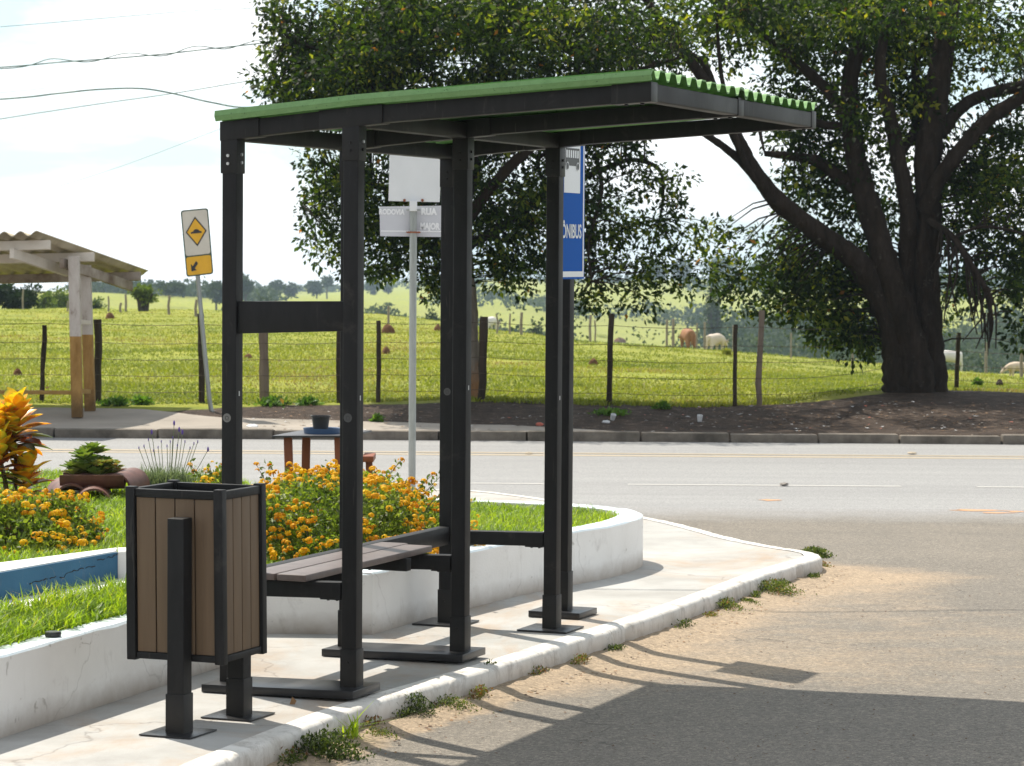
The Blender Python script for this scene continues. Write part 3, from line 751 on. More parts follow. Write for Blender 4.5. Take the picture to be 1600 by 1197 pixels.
aS=pa+WC+.004; ysg=S(aS,pb+.035,0).y
zb_=W(905,436,Y=ysg).z; zt_=zb_+.86; wS=.375; bc=pb-.008
def signbox(name,b0,b1,z0,z1,off,mt,parent,rad=0):
    m_=MB(); sbox(m_,aS+off,aS+off+.0015,b0,b1,z0,z1); return m_.build(name,mt,parent)
m_=MB(); sbox(m_,aS,aS+.003,bc-wS/2,bc+wS/2,zb_,zt_); panel=m_.build('sign_panel',M['blue'],bst)
bo=.010
m_=MB()
for (x0,x1,y0,y1) in ((-wS/2+bo,-wS/2+bo+.016,zb_+bo,zt_-bo),(wS/2-bo-.016,wS/2-bo,zb_+bo,zt_-bo),(-wS/2+bo+.0162,wS/2-bo-.0162,zb_+bo,zb_+bo+.028),(-wS/2+bo+.0162,wS/2-bo-.0162,zt_-bo-.02,zt_-bo)):
    m_=MB(); sbox(m_,aS+.0034,aS+.0044,bc+x0,bc+x1,y0,y1); m_.build('border_strip',M['signwhite'],panel)
zq0,zq1=zb_+.43,zb_+.43+.31
m_=MB(); sbox(m_,aS+.0034,aS+.0044,bc-.115,bc+.115,zq0,zq1); m_.build('pictogram_field',M['signwhite'],panel)
m_=MB(); zbus=zq0+.135
sbox(m_,aS+.0048,aS+.0056,bc-.10,bc+.10,zbus,zbus+.04)
sbox(m_,aS+.0048,aS+.0056,bc-.10,bc+.10,zbus+.078,zbus+.088)
for i in range(7): sbox(m_,aS+.0048,aS+.0056,bc-.10+i*.0318,bc-.10+i*.0318+.008,zbus+.0402,zbus+.0778)
for q in (-.075,.075):
    m_.tube([S(aS+.0050,bc+q,zbus-.002),S(aS+.0066,bc+q,zbus-.002)],.021,18)
m_.build('bus_pictogram',M['black'],panel)
for q in (-.075,.075):
    vs=[];fs=[];m_=MB()
    for i in range(25):
        t=2*math.pi*i/24
        for r_ in (.017,.021): vs.append(S(aS+.0072,bc+q+r_*math.cos(t),zbus-.002+r_*math.sin(t)))
    for i in range(24): fs.append((2*i,2*i+1,2*i+3,2*i+2))
    m_.add(vs,fs)
    m_.build('wheel_ring',M['signwhite'],panel)
Mx=Matrix((( BV.x,0,AV.x,0),(BV.y,0,AV.y,0),(0,1,0,0),(0,0,0,1)))
Mx=Matrix.Translation(S(aS+.0050,bc-.005,zb_+.235))@Mx
text_mesh('ÔNIBUS',.098,M['signwhite'],'lettering',panel,Mx,.0005,.82,.0015)

# ------------------------------------------------------------------ litter bin
l1a,l1b=base_ab(286,1150); l1a-=WC+.002
l2a,l2b=base_ab(359.5,1129.5); l2a-=WC+.002
binr=empty('litter_bin',S(l1a+.04,l1b+.2,WALK),'brown slatted litter bin in a black frame standing at the near end of the shelter','litter bin')
D2=.078
def bp(a,b,z):  # slight lean of the body
    q=S(l1a,l1b,0); c_=S(a,b,z); t=.012; h=z-WALK
    return c_-AV*(t*(h-.3))
def bbox(mb,a0,a1,b0,b1,z0,z1,mi=0):
    return mb.hexa([bp(a0,b0,z0),bp(a1,b0,z0),bp(a1,b1,z0),bp(a0,b1,z0),bp(a0,b0,z1),bp(a1,b0,z1),bp(a1,b1,z1),bp(a0,b1,z1)],mi)
yl=S(l1a,l1b+.08,0).y
zt_=W(300,768,Y=yl).z; zb_=W(300,1033,Y=yl).z; zlt=W(275,809,Y=yl-.05).z
pl=W(204,900,Y=yl+.09); pr=W(358,900,Y=yl-.02)
ca=((pl+pr)/2-O0).dot(AV); half=.207; b0=l1b+.078; dep=.375
a0,a1=ca-half,ca+half; b1=b0+dep
for (la,lb,zl,col_top) in ((l1a,l1b,zlt,0),(l2a,l2b,zlt,0)):
    if lb!=l1b: lb=max(lb,b1+.002)
    m_=MB(); sbox(m_,la+.004,la+.074,lb+.004,lb+.074,WALK+.006,zl); leg=m_.build('leg',M['lumber'],binr,bevel=.005,seg=3)
    m_=MB(); sbox(m_,la,la+D2,lb,lb+D2,WALK+.006,WALK+.155); m_.build('socket',M['collar'],leg,bevel=.003)
    m_=MB(); sbox(m_,la-.075,la+D2+.065,lb-.07,lb+D2+.07,WALK+.002,WALK+.008); m_.build('base_plate',M['plate'],leg,bevel=.0015)
cw=.038
for aa in (a0,a1-cw):
    for bb in (b0,b1-cw):
        m_=MB(); bbox(m_,aa,aa+cw,bb,bb+cw,zb_-.006,zt_+.012); m_.build('corner_post',M['lumber'],binr,bevel=.004)
for z0,z1 in ((zt_-.028,zt_+.004),(zb_+.000,zb_+.026)):
    for k in range(4):
        m_=MB(); e=.006
        if k==0: bbox(m_,a0+cw+.001,a1-cw-.001,b0+e,b0+e+.026,z0,z1)
        if k==1: bbox(m_,a0+cw+.001,a1-cw-.001,b1-e-.026,b1-e,z0,z1)
        if k==2: bbox(m_,a0+e,a0+e+.026,b0+cw+.001,b1-cw-.001,z0,z1)
        if k==3: bbox(m_,a1-e-.026,a1-e,b0+cw+.001,b1-cw-.001,z0,z1)
        m_.build('rail',M['lumber'],binr,bevel=.004)
ns=4; ga=(a1-a0-2*cw-.004); sw=ga/ns
for side in (0,1):
    bb=b0+.012 if side==0 else b1-.024
    for i in range(ns):
        m_=MB(); s0=a0+cw+.002+i*sw; bbox(m_,s0+.002,s0+sw-.003,bb,bb+.012,zb_+.027,zt_-.0285); m_.build('slat',M['slat'],binr,bevel=.003)
gb=(b1-b0-2*cw-.004); sw=gb/4
for side in (0,1):
    aa=a0+.012 if side==0 else a1-.024
    for i in range(4):
        m_=MB(); s0=b0+cw+.002+i*sw; bbox(m_,aa,aa+.012,s0+.002,s0+sw-.003,zb_+.027,zt_-.0285); m_.build('slat',M['slat'],binr,bevel=.003)
m_=MB(); bbox(m_,a0+.03,a1-.03,b0+.03,b1-.03,zb_+.012,zb_+.02); m_.build('bin_floor',M['plate'],binr)
m_=MB(); t=.004
for (x0,x1,y0,y1) in ((a0+.03,a1-.03,b0+.03,b0+.03+t),(a0+.03,a1-.03,b1-.03-t,b1-.03),(a0+.03,a0+.03+t,b0+.035,b1-.035),(a1-.03-t,a1-.03,b0+.035,b1-.035)): bbox(m_,x0,x1,y0,y1,zb_+.021,zt_-.05)
m_.build('liner',M['plate'],binr)

# ================================================================== RAISED GARDEN
def leaf_arr(P, D, Nn, L, Wd, fold=.25, mid=.45):
    P=np.asarray(P,float); D=D/ (np.linalg.norm(D,axis=1)[:,None]+1e-9)
    sdv=np.cross(D,Nn); sdv/=np.linalg.norm(sdv,axis=1)[:,None]+1e-9; Nn=np.cross(sdv,D)
    L=np.broadcast_to(L,len(P))[:,None]; Wd=np.broadcast_to(Wd,len(P))[:,None]
    V=np.stack([P, P+D*L*mid+sdv*Wd*.5+Nn*Wd*fold, P+D*L, P+D*L*mid-sdv*Wd*.5+Nn*Wd*fold],1).reshape(-1,3)
    b=np.arange(len(P))[:,None]*4
    Fq=np.concatenate([b+np.array([[0,1,2]]),b+np.array([[0,2,3]])],1).reshape(-1,3)
    return V,Fq
def rdir(N,up=0.0):
    d=rng.normal(0,1,(N,3)); d[:,2]+=up; return d/np.linalg.norm(d,axis=1)[:,None]
def leaf_mesh(name,P,L,Wd,tint,m,parent=None,up=.2,D=None,fold=.25,Nn=None,mid=.45):
    N=len(P); D=rdir(N,up) if D is None else D; Nn=rdir(N,.6) if Nn is None else Nn
    V,Fq=leaf_arr(P,D,Nn,L,Wd,fold,mid)
    return mesh_np(name,V,Fq,m,parent,col=np.repeat(np.clip(tint,0,1),4))

M['wallwhite']=whitewash('white_painted_plaster',.26,(.75,.735,.71),(.83,.82,.80),low=.18)
M['wallblue']=whitewash('pale_blue_painted_top',.40,(.52,.60,.66),(.64,.70,.73))
M['coping']=whitewash('white_painted_coping',.35,(.72,.71,.69),(.80,.79,.77))
def bluepaint():
    m=whitewash('blue_painted_riser',.20,(.030,.105,.195),(.045,.14,.245)); return m
M['riser']=bluepaint()
M['soil']=noisy('dark_garden_soil',(.035,.028,.018),(.075,.06,.035),9,.95,60,.6,.01,.1)

curve=[(-.66,13.72),(-.50,14.13),(-.21,14.79),(.18,15.61),(.53,16.13),(.73,16.62),(.80,17.0),(.70,17.35),(.40,17.62),(0,17.85),(-.5,18.0),(-3,18.3),(-9,18.6)]
ctop=curve[:1]+chaikin(curve[1:],2)
ctop=np.array(resample(ctop,.14))
def wall_strip(name,path,z0,ztop,th,mwall,mtop,parent,round_=.008,jits=.004):
    """wall along a path; outside is on the right of the walking direction"""
    p=np.array(path,float); t=np.gradient(p,axis=0); t/=np.linalg.norm(t,axis=1)[:,None]
    nrm=np.stack([-t[:,1],t[:,0]],1)
    V=[];F=[];mi=[]
    prof=[(0,z0),(0,ztop-round_),(round_,ztop),(th,ztop),(th,z0)]
    for i in range(len(p)):
        for k,(o,z) in enumerate(prof):
            j=random.uniform(-jits,jits) if k in (1,2) else 0
            q=p[i]+nrm[i]*(o+j*.5); V.append((q[0],q[1],z+j))
    K=len(prof); mb=MB(); mb.v=V
    for i in range(len(p)-1):
        for k in range(K-1):
            mb.f.append((i*K+k,(i+1)*K+k,(i+1)*K+k+1,i*K+k+1)); mb.m.append(1 if k in(1,2) else 0)
    mb.f.append(tuple(range(K))); mb.m.append(0); e=(len(p)-1)*K; mb.f.append(tuple(e+k for k in reversed(range(K)))); mb.m.append(0)
    o=mb.build(name,[mwall,mtop],parent,smo=30); return o
ZR,ZL=.445,.600
bed=empty('garden_bed',(-.6,15.5,WALK),'raised white walled garden bed with a rounded end holding the lawn and orange flower bush','garden bed')
wall_strip('retaining_wall',ctop,WALK-.02,ZR,.15,M['wallwhite'],M['wallblue'],bed)
fr=resample([(-1.60,13.74),(-.66,13.72)],.12); wall_strip('front_wall',fr,WALK-.02,ZR-.004,.15,M['wallwhite'],M['wallblue'],bed)
wall_strip('end_wall',[(-1.806,13.19),(-1.70,13.205),(-1.60,13.22)],WALK-.02,ZL+.002,.12,M['wallwhite'],M['coping'],bed)
wall_strip('end_wall',[(-1.60,13.345),(-1.60,13.55),(-1.60,13.735)],WALK-.02,ZL-.002,.12,M['wallwhite'],M['coping'],bed)
# steps with blue risers
rd=Vector((.38,.88,0)).normalized(); rn=Vector((rd.y,-rd.x,0))      # rn points to the pavement side
A0=Vector((-3.45,9.27,0)); A1=Vector((-1.812,13.18,0))
A0=A1-rd*4.3
def q2(p,z): return (p.x,p.y,z)
mb=MB(); c0,c1,c2,c3=A0,A1,Vector((-1.83,13.34,0)),A0-rn*.75
mb.hexa([q2(c0+rn*-.004,WALK),q2(c1+rn*-.004,WALK),q2(c2,WALK),q2(c3,WALK),q2(c0+rn*-.004,ZL),q2(c1+rn*-.004,ZL),q2(c2,ZL),q2(c3,ZL)])
mb.build('coping',M['coping'],bed,bevel=.006)
m_=MB(); m_.hexa([q2(A0,.474),q2(A0+rn*.008,.474),q2(A1+rn*.008,.474),q2(A1,.474),q2(A0,ZL-.006),q2(A0+rn*.008,ZL-.006),q2(A1+rn*.008,ZL-.006),q2(A1,ZL-.006)])
ris=m_.build('riser',M['riser'],bed)
m_=MB(); prev=None   # crack across the blue riser
pts=[]
for i in range(46):
    t=i/45; px=42+t*141
    y_=912-38*t+(5 if .33<t<.38 else 0)-(6 if t>.75 else 0)+random.uniform(-1.6,1.6)
    s=.27*4.3*0; 
    # point on riser plane along rd
    k=(px-183)/183*1.0
    p=A1+rd*(k*.96)+rn*.009
    z=.60-.126*((y_-(862+ (183-px)*.17))/43.0)
    pts.append((p.x,p.y,z))
for i,(a,b_) in enumerate(zip(pts[:-1],pts[1:])):
    if i in (9,13,14,27,33,38): continue
    th=random.uniform(.0016,.005); m_.box((Vector(a)+Vector(b_))/2,((Vector(b_)-Vector(a)).length,.0015,th),(Vector(b_)-Vector(a)).normalized(),rn,ZV)
M['crack']=mat('dark_crack',(.012,.012,.014),.9)
m_.build('crack',M['crack'],ris)
m_=MB(); B0,B1=A0+rn*.012,A1+rn*.012; W_=.27; e_=rd*.55
m_.hexa([q2(B0,WALK),q2(B0+rn*W_,WALK),q2(B1+rn*W_+e_,WALK),q2(B1+e_,WALK),q2(B0,.472),q2(B0+rn*W_,.472),q2(B1+rn*W_+e_,.472),q2(B1+e_,.472)])
m_.build('step',M['coping'],bed,bevel=.006)
m_=MB(); C0,C1=B0+rn*(W_+.001),B1+rn*(W_+.001)+e_
m_.hexa([q2(C0,.33),q2(C0+rn*.008,.33),q2(C1+rn*.008,.33),q2(C1,.33),q2(C0,.466),q2(C0+rn*.008,.466),q2(C1+rn*.008,.466),q2(C1,.466)]); m_.build('riser',M['riser'],bed)
# low front bed
lowb=empty('low_garden_bed',(-1.8,11,WALK),'low white walled strip of long grass beside the pavement, left of the litter bin','garden bed')
fl=resample(chaikin([(-3.35,6.6),(-2.62,8.6),(-1.9,10.72),(-1.30,12.52)],1),.14); fl.append((-1.27,12.62))
ZF=.462
wall_strip('front_wall',fl,WALK-.02,ZF,.125,M['wallwhite'],M['wallblue'],lowb)
wall_strip('end_wall',resample([(-1.275,12.63),(-1.42,12.80)],.1),WALK-.02,ZF-.003,.12,M['wallwhite'],M['wallblue'],lowb)
# small black cap on the wall top
c_=W(83,993,z=ZF+.006); m_=MB(); m_.lathe([(.030,0),(.032,.004),(.032,.016),(.029,.020),(.0,.020)],(c_.x,c_.y,ZF+.002),24,close=False)
tag(m_.build('bottle_cap',mat('black_plastic_cap',(.02,.02,.022),.4),smo=35),'round black plastic cap lying on the pale blue top of the low wall','cap')

# soil sheets and lawns
def lawn_z(x,y):
    return .412+.145*sstep(-1.25,-1.9,x)
gpoly=[tuple(p) for p in ctop]
def inside(x,y,poly):
    x=np.asarray(x);y=np.asarray(y); c=np.zeros(x.shape,bool); j=len(poly)-1
    for i in range(len(poly)):
        xi,yi=poly[i]; xj,yj=poly[j]
        c^=((yi>y)!=(yj>y))&(x<(xj-xi)*(y-yi)/(yj-yi+1e-12)+xi); j=i
    return c
poly_up=[tuple(p) for p in ctop]+[(-9,12.0),(-3.8,10.0),(c3.x,c3.y),(-1.83,13.34),(-1.62,13.36),(-1.62,13.74)]
def pdist(x,y,poly):
    d=np.full(np.shape(x),9e9)
    for (x0,y0),(x1,y1) in zip(poly[:-1],poly[1:]):
        dx,dy=x1-x0,y1-y0; t=np.clip(((x-x0)*dx+(y-y0)*dy)/(dx*dx+dy*dy+1e-12),0,1); d=np.minimum(d,np.hypot(x-x0-t*dx,y-y0-t*dy))
    return d
gx=np.arange(-6,1.0,.12); gy=np.arange(9.5,18.7,.12); X,Y=np.meshgrid(gx,gy)
ins=inside(X,Y,poly_up)
ii=np.arange(X.size).reshape(X.shape)
qm=ins[:-1,:-1]&ins[:-1,1:]&ins[1:,1:]&ins[1:,:-1]
Fq=np.stack([ii[:-1,:-1],ii[:-1,1:],ii[1:,1:],ii[1:,:-1]],-1)[qm]
tag(mesh_np('garden_soil',np.stack([X,Y,lawn_z(X,Y)],-1).reshape(-1,3),Fq,M['soil'],smo=True),kind='structure')
m_=MB(); fa=np.array(fl); 
lowpoly=[tuple(p+np.array([-.09,.03])) for p in fa]+[(-1.42,12.74)]
bk=C1-e_-rn*.0; lowpoly+= [(bk.x,bk.y),(C0.x,C0.y),(C0.x-rd.x*3,C0.y-rd.y*3)]
m_.add([(x,y,.425) for x,y in lowpoly],[tuple(range(len(lowpoly)))]); tag(m_.build('garden_soil',M['soil']),kind='structure')
M['lawn']=leafmat('lawn_grass_blade',[(0,(.10,.185,.014)),(.45,(.20,.33,.024)),(.8,(.32,.43,.045)),(.93,(.42,.43,.12)),(1,(.46,.36,.16))],.55,.45,.35,(1.5,1.35,.5))
# upper lawn
N=92000; x=rng.uniform(-3.4,.85,N); y=rng.uniform(12.2,18.3,N)
k=inside(x,y,poly_up)&(pdist(x,y,[tuple(p) for p in ctop])>.135)&(y>13.86-(x<-1.7)*2); x,y=x[k],y[k]
P=np.stack([x,y,lawn_z(x,y)-.003],1)
tn=np.clip(.18+.55*fbm(x*2.2,y*2.2,3,5)+rng.normal(0,.15,len(x)),0,1)
hh=rng.uniform(.035,.075,len(x))*(.75+.6*fbm(x*3,y*3,2,6))
tag(blade_mesh('lawn',P,hh,rng.uniform(.004,.0075,len(x)),rng.uniform(.3,1.3,len(x)),tn,M['lawn']),'short bright green lawn on the raised garden bed','lawn',kind='stuff')
# long grass of the low bed
N=60000; x=rng.uniform(-2.7,-1.1,N); y=rng.uniform(8.6,12.9,N)
k=inside(x,y,lowpoly)&(pdist(x,y,[tuple(p) for p in fl])>.115); x,y=x[k],y[k]
P=np.stack([x,y,np.full(len(x),.424)],1)
tn=np.clip(.2+.5*fbm(x*2.5,y*2.5,3,15)+rng.normal(0,.17,len(x))+.25*(rng.random(len(x))<.06),0,1)
dfront=pdist(x,y,[tuple(p) for p in fl])
hh=rng.uniform(.05,.15,len(x))*(.6+.75*fbm(x*4,y*4,2,16))*(.75+.55*np.clip(dfront/.6,0,1))
tag(blade_mesh('long_grass',P,hh,rng.uniform(.006,.0125,len(x)),rng.uniform(.15,1.1,len(x)),tn,M['lawn']),'long uneven green grass growing in the low front bed','grass',kind='stuff')

# ------------------------------------------------------------------ lantana bushes
M['lant']=leafmat('lantana_leaf',[(0,(.035,.065,.012)),(.45,(.12,.175,.030)),(.8,(.26,.31,.065)),(1,(.38,.40,.13))],.5,.5,.35)
M['lantfl']=leafmat('orange_lantana_flower',[(0,(.60,.20,.003)),(.35,(.76,.40,.004)),(.75,(.82,.52,.008)),(1,(.84,.60,.03))],.35,.6,.2,(1.1,1.0,.5))
M['stem']=mat('brown_green_stem',(.09,.075,.035),.8)
def lantana(loc,rx,ry,h,nleaf,nfl,label,sprigs):
    root=empty('lantana_bush',loc,label,'flower bush','orange lantana bushes')
    cx,cy,cz=loc
    def surf(th,ph,s=1.0):
        """point on the lumpy dome"""
        r=.78+.34*vnoise(th*1.6+cx*3,ph*2.2+3,4)+.14*vnoise(th*4.3,ph*5,7)
        return np.stack([cx+rx*r*s*np.cos(th)*np.cos(ph),cy+ry*r*s*np.sin(th)*np.cos(ph),cz+h*r*s*np.sin(ph)],-1)
    th=rng.uniform(0,2*np.pi,nleaf); ph=np.arcsin(np.clip(rng.uniform(-.03,1,nleaf),-1,1)); s=rng.uniform(.35,1,nleaf)**.42
    P=surf(th,ph,s)
    P=P[vnoise(P[:,0]*9,P[:,1]*9+P[:,2]*13,2)>.20]
    tips=[];SPV=[];st=MB()
    for t_,e_,L_ in sprigs:
        b0=surf(np.array([t_]),np.array([e_*.8]),.8)[0]; d=np.array([math.cos(t_)*.55,math.sin(t_)*.35,.9]); d/=np.linalg.norm(d)
        pts=[b0+d*L_*q+np.array([math.cos(t_),math.sin(t_),0])*L_*.25*q*q for q in np.linspace(0,1,5)]
        st.tube(pts,[.003,.0028,.0025,.002,.0015],5); tips.append(pts[-1]); tips.append(pts[3]+rng.normal(0,.012,3))
        for q in range(22): SPV.append(pts[0]+(pts[-1]-pts[0])*rng.uniform(0,1)+rng.normal(0,.012,3))
    for i in range(14):
        t_=rng.uniform(0,2*np.pi); tp=surf(np.array([t_]),np.array([rng.uniform(.3,1.3)]),.9)[0]
        st.tube([(cx+rng.normal(0,.05),cy+rng.normal(0,.05),cz-.03),((cx+tp[0])/2,(cy+tp[1])/2,cz+(tp[2]-cz)*.6),tp],[.007,.005,.002],5)
    st.build('stems',M['stem'],root)
    P=np.concatenate([P,np.array(SPV)]) if SPV else P
    tn=np.clip(.25+.35*vnoise(P[:,0]*6,P[:,2]*7,3)+rng.normal(0,.2,len(P)),0,1)
    leaf_mesh('foliage',P,rng.uniform(.022,.042,len(P)),rng.uniform(.013,.024,len(P)),tn,M['lant'],root,up=.1)
    # flower heads: small bumpy domes of florets at the surface
    th=rng.uniform(0,2*np.pi,nfl*3); ph=np.arcsin(rng.uniform(.03,1,nfl*3)); k=vnoise(th*3.1,ph*4.2,12)>.22; th,ph=th[k][:nfl],ph[k][:nfl]
    C_=surf(th,ph,rng.uniform(.95,1.07,len(th)))
    if tips: C_=np.concatenate([C_,np.array(tips)])
    c0_=np.array([cx,cy,cz]); nh=len(C_)
    out=(C_-c0_)/np.array([rx,ry,h]); out/=np.linalg.norm(out,axis=1)[:,None]; out=out+rng.normal(0,.25,out.shape)+[0,0,.35]; out/=np.linalg.norm(out,axis=1)[:,None]
    nf=26; hr=np.repeat(rng.uniform(.009,.023,nh),nf)
    d=rdir(nh*nf); o_=np.repeat(out,nf,0); d=d+o_*.75; d/=np.linalg.norm(d,axis=1)[:,None]
    Pf=np.repeat(C_,nf,0)+d*hr[:,None]*np.array([1,1,.8])
    tg=np.cross(d,rdir(nh*nf)); tg/=np.linalg.norm(tg,axis=1)[:,None]
    L_=hr*.72; V,F3=leaf_arr(Pf-tg*(L_/2)[:,None],tg,d,L_,hr*.72,-.12,.5)
    t_=np.clip(np.repeat(rng.uniform(.12,.85,nh),nf)+rng.normal(0,.14,nh*nf)+.15*d[:,2],0,1)
    mesh_np('flowers',V,F3,M['lantfl'],root,col=np.repeat(t_,4))
    return root
sp=[(-.9,.7,.12),(-.5,.9,.14),(.05,.4,.2),(-.15,.75,.2),(2.45,.6,.2),(2.0,.8,.22),(1.2,1.25,.16),(.7,1.2,.18),(2.2,1.0,.22),(2.75,.8,.2),(.9,1.0,.18),(.45,.75,.24),(.2,.6,.25),(1.5,1.2,.14),(3.0,.6,.16),(.3,.95,.2),(5.5,.8,.08),(1.9,1.1,.17)]
lantana((-1.02,15.05,.40),.78,.85,.40,16000,1250,'large sprawling lantana bush covered in orange flowers behind the bench',sp)
lantana((-2.43,13.72,.54),.50,.42,.27,8000,420,'smaller orange lantana bush at the left edge beside the blue step',[(1.2,.9,.1),(.6,.8,.12),(2.0,1.0,.1)])
# more orange tips rising between the two, by the lavender
lantana((-1.66,16.2,.50),.15,.15,.27,1000,40,'small lantana tuft with orange flowers just behind the litter bin',[(1.5,1.0,.16),(2.5,.9,.14)])

# ------------------------------------------------------------------ croton
M['croton']=leafmat('croton_leaf',[(0,(.045,.085,.012)),(.22,(.12,.18,.02)),(.36,(.40,.42,.03)),(.50,(.80,.58,.03)),(.68,(.76,.36,.015)),(.88,(.40,.07,.015)),(1,(.14,.04,.02))],.42,.3,.5,(1.25,1.1,.55))
def croton(loc,label):
    root=empty('croton_shrub',loc,label,'shrub'); cx,cy,cz=loc; st=MB(); V=[];Fq=[];T=[]
    heads=[(-.10,0,.56,1.0,60),(.00,.05,.60,1.0,60),(.065,0,.33,.85,34),(-.22,.05,.40,.9,36),(-.05,-.1,.45,.9,30)]
    for hx,hy,hz,sc_,nl in heads:
        top=np.array([cx+hx,cy+hy,cz+hz]); st.tube([(cx+hx*.2,cy+hy*.2,cz-.03),(cx+hx*.5+.01,cy+hy*.5,cz+hz*.5),top],[.012,.010,.006],7)
        for i in range(nl):
            f=i/nl; az=i*2.399+rng.uniform(-.3,.3); el=1.25*(1-f)**1.0*1.0-.25+rng.uniform(-.15,.15) 
            el=1.2-1.35*f+rng.uniform(-.15,.15)
            d=np.array([math.cos(az)*math.cos(el),math.sin(az)*math.cos(el),math.sin(el)])
            L=sc_*rng.uniform(.13,.20); Wd=L*rng.uniform(.46,.60); b_=top-np.array([0,0,f*.16*sc_])+d*.012
            s_=np.cross(d,[0,0,1]); s_/=np.linalg.norm(s_)+1e-9; n_=np.cross(s_,d)
            base=len(V); prof=[(0,.10),(.18,.62),(.42,1.0),(.68,.86),(.88,.45),(1,.03)]
            tv=np.clip((.50+.10*rng.normal()) if f<.55 else rng.choice([.05,.2,.62,.8,.95]),0,1)
            if f<.35: tv=rng.uniform(.36,.66)
            for q,(u,w_) in enumerate(prof):
                c_=b_+d*L*u+np.array([0,0,-1])*L*.22*u*u
                for k,sg in enumerate((-1,0,1)):
                    V.append(c_+s_*sg*Wd*.5*w_+n_*abs(sg)*Wd*.16*w_)
                    T.append(tv+(.12 if sg==0 else rng.uniform(-.22,.20))+(.09 if q%2 else -.08))
            for q in range(len(prof)-1):
                for k in (0,1): Fq.append((base+q*3+k,base+q*3+k+1,base+q*3+k+4,base+q*3+k+3))
    st.build('stems',M['stem'],root)
    mesh_np('foliage',V,Fq,M['croton'],root,col=np.clip(T,0,1),smo=True)
croton((W(20,772,Y=14.3).x,14.3,.545),'tall croton shrub with yellow, orange and dark red leaves at the left edge')
M['terra']=noisy('terracotta',(.20,.075,.045),(.30,.125,.075),14,.7,90,.4,.004)
m_=MB(); p=W(52,775,Y=14.15); m_.box((p.x-.14,14.15,.585),(.42,.07,.07),(.985,.17,0),(-.17,.985,0)); 
tag(m_.build('edging_brick',M['terra'],bevel=.008),'long terracotta brick edging the soil at the foot of the croton','brick')

M['terrad']=noisy('shaded_terracotta_tile',(.085,.032,.024),(.17,.07,.048),14,.55,90,.4,.004)  # darker copy of the terracotta; shade on the tiles is put into its colour
# ------------------------------------------------------------------ roof-tile planter with succulents
tp=empty('tile_planter',(-2.36,16.5,.55),'low planter made of curved terracotta roof tiles filled with succulents','planter')
z0=lawn_z(-2.36,16.5)+.0
def rtile(c,L,ax,r,m,par,flip=False):
    """half-round roof tile, hollow side down"""
    c=Vector(c); ax=Vector(ax).normalized(); sd=ax.cross(ZV).normalized(); mb=MB(); n_=12; th=.012
    rings=[]
    for e,rr in ((-.5,r*1.08),(.5,r*.92)):
        ring=[]
        for o_ in (0,th):
            for i in range(n_+1):
                t=math.pi*i/n_; ring.append(c+ax*(e*L)+sd*((rr-o_)*math.cos(t))+ZV*((rr-o_)*math.sin(t)*(-1 if flip else 1)))
        rings.append(ring)
    mb.v=[tuple(v) for r_ in rings for v in r_]; k=2*(n_+1)
    for i in range(n_):
        mb.f+=[(i,i+1,k+i+1,k+i),(n_+1+i,k+n_+1+i,k+n_+2+i,n_+2+i),(i,n_+1+i,n_+2+i,i+1),(k+i,k+i+1,k+n_+2+i,k+n_+1+i)]
    mb.f+=[(0,k,k+n_+1,n_+1),(n_,2*n_+1,k+2*n_+1,k+n_)]; mb.m=[0]*len(mb.f)
    return mb.build('roof_tile',m,par,smo=40)
xa,xb=W(84,780,Y=16.5).x,W(218,780,Y=16.5).x; z0+=.045
rtile((xa+.10,16.40,z0-.045),.34,(.25,-1,0),.112,M['terrad'],tp); rtile((xb-.085,16.5,z0+.02),.30,(-.2,-1,0),.095,M['terrad'],tp)
rtile((xb-.235,16.30,z0-.06),.30,(.15,-1,0),.108,M['terrad'],tp)
rtile(((xa+xb)/2,16.36,z0+.105),.36,(1,.04,0),.09,M['terrad'],tp,True)
rtile(((xa+xb)/2-.02,16.66,z0+.11),.36,(1,0,0),.085,M['terra'],tp,True)
M['succ']=leafmat('fleshy_green_leaf',[(0,(.05,.10,.02)),(.5,(.13,.20,.045)),(.85,(.26,.30,.10)),(1,(.33,.17,.09))],.25,.4,.4)
def rosettes(name,par,lst,m):
    Ps=[];Ds=[];Ls=[];Ts=[]
    for (x,y,z,r,nl,tb) in lst:
        for i in range(nl):
            az=i*2.399; f=i/nl; el=1.3-1.25*f
            d=np.array([math.cos(az)*math.cos(el),math.sin(az)*math.cos(el),math.sin(el)]); Ps.append((x,y,z)); Ds.append(d); Ls.append(r*(.5+.5*f)); Ts.append(tb+rng.uniform(-.2,.2))
    Ds=np.array(Ds); return leaf_mesh(name,np.array(Ps),np.array(Ls),np.array(Ls)*.95,np.array(Ts),m,par,D=Ds,Nn=np.tile([0,0,1.0],(len(Ps),1))+Ds*.2,fold=.2,mid=.62)
lst=[]
for i in range(44):
    px=rng.uniform(112,168); lst.append((W(px,760,Y=16.5).x,rng.uniform(16.38,16.62),z0+.07+rng.uniform(0,1)*(.05+.13*math.exp(-((px-142)/18)**2)),rng.uniform(.07,.11),10,rng.uniform(.4,.75)))
rosettes('succulent',tp,lst,M['succ'])
lst=[(W(rng.uniform(160,188),760,Y=16.45).x,rng.uniform(16.36,16.55),z0+.12+rng.uniform(0,.05),.035,13,.8) for i in range(24)]
rosettes('succulent',tp,lst,M['succ'])

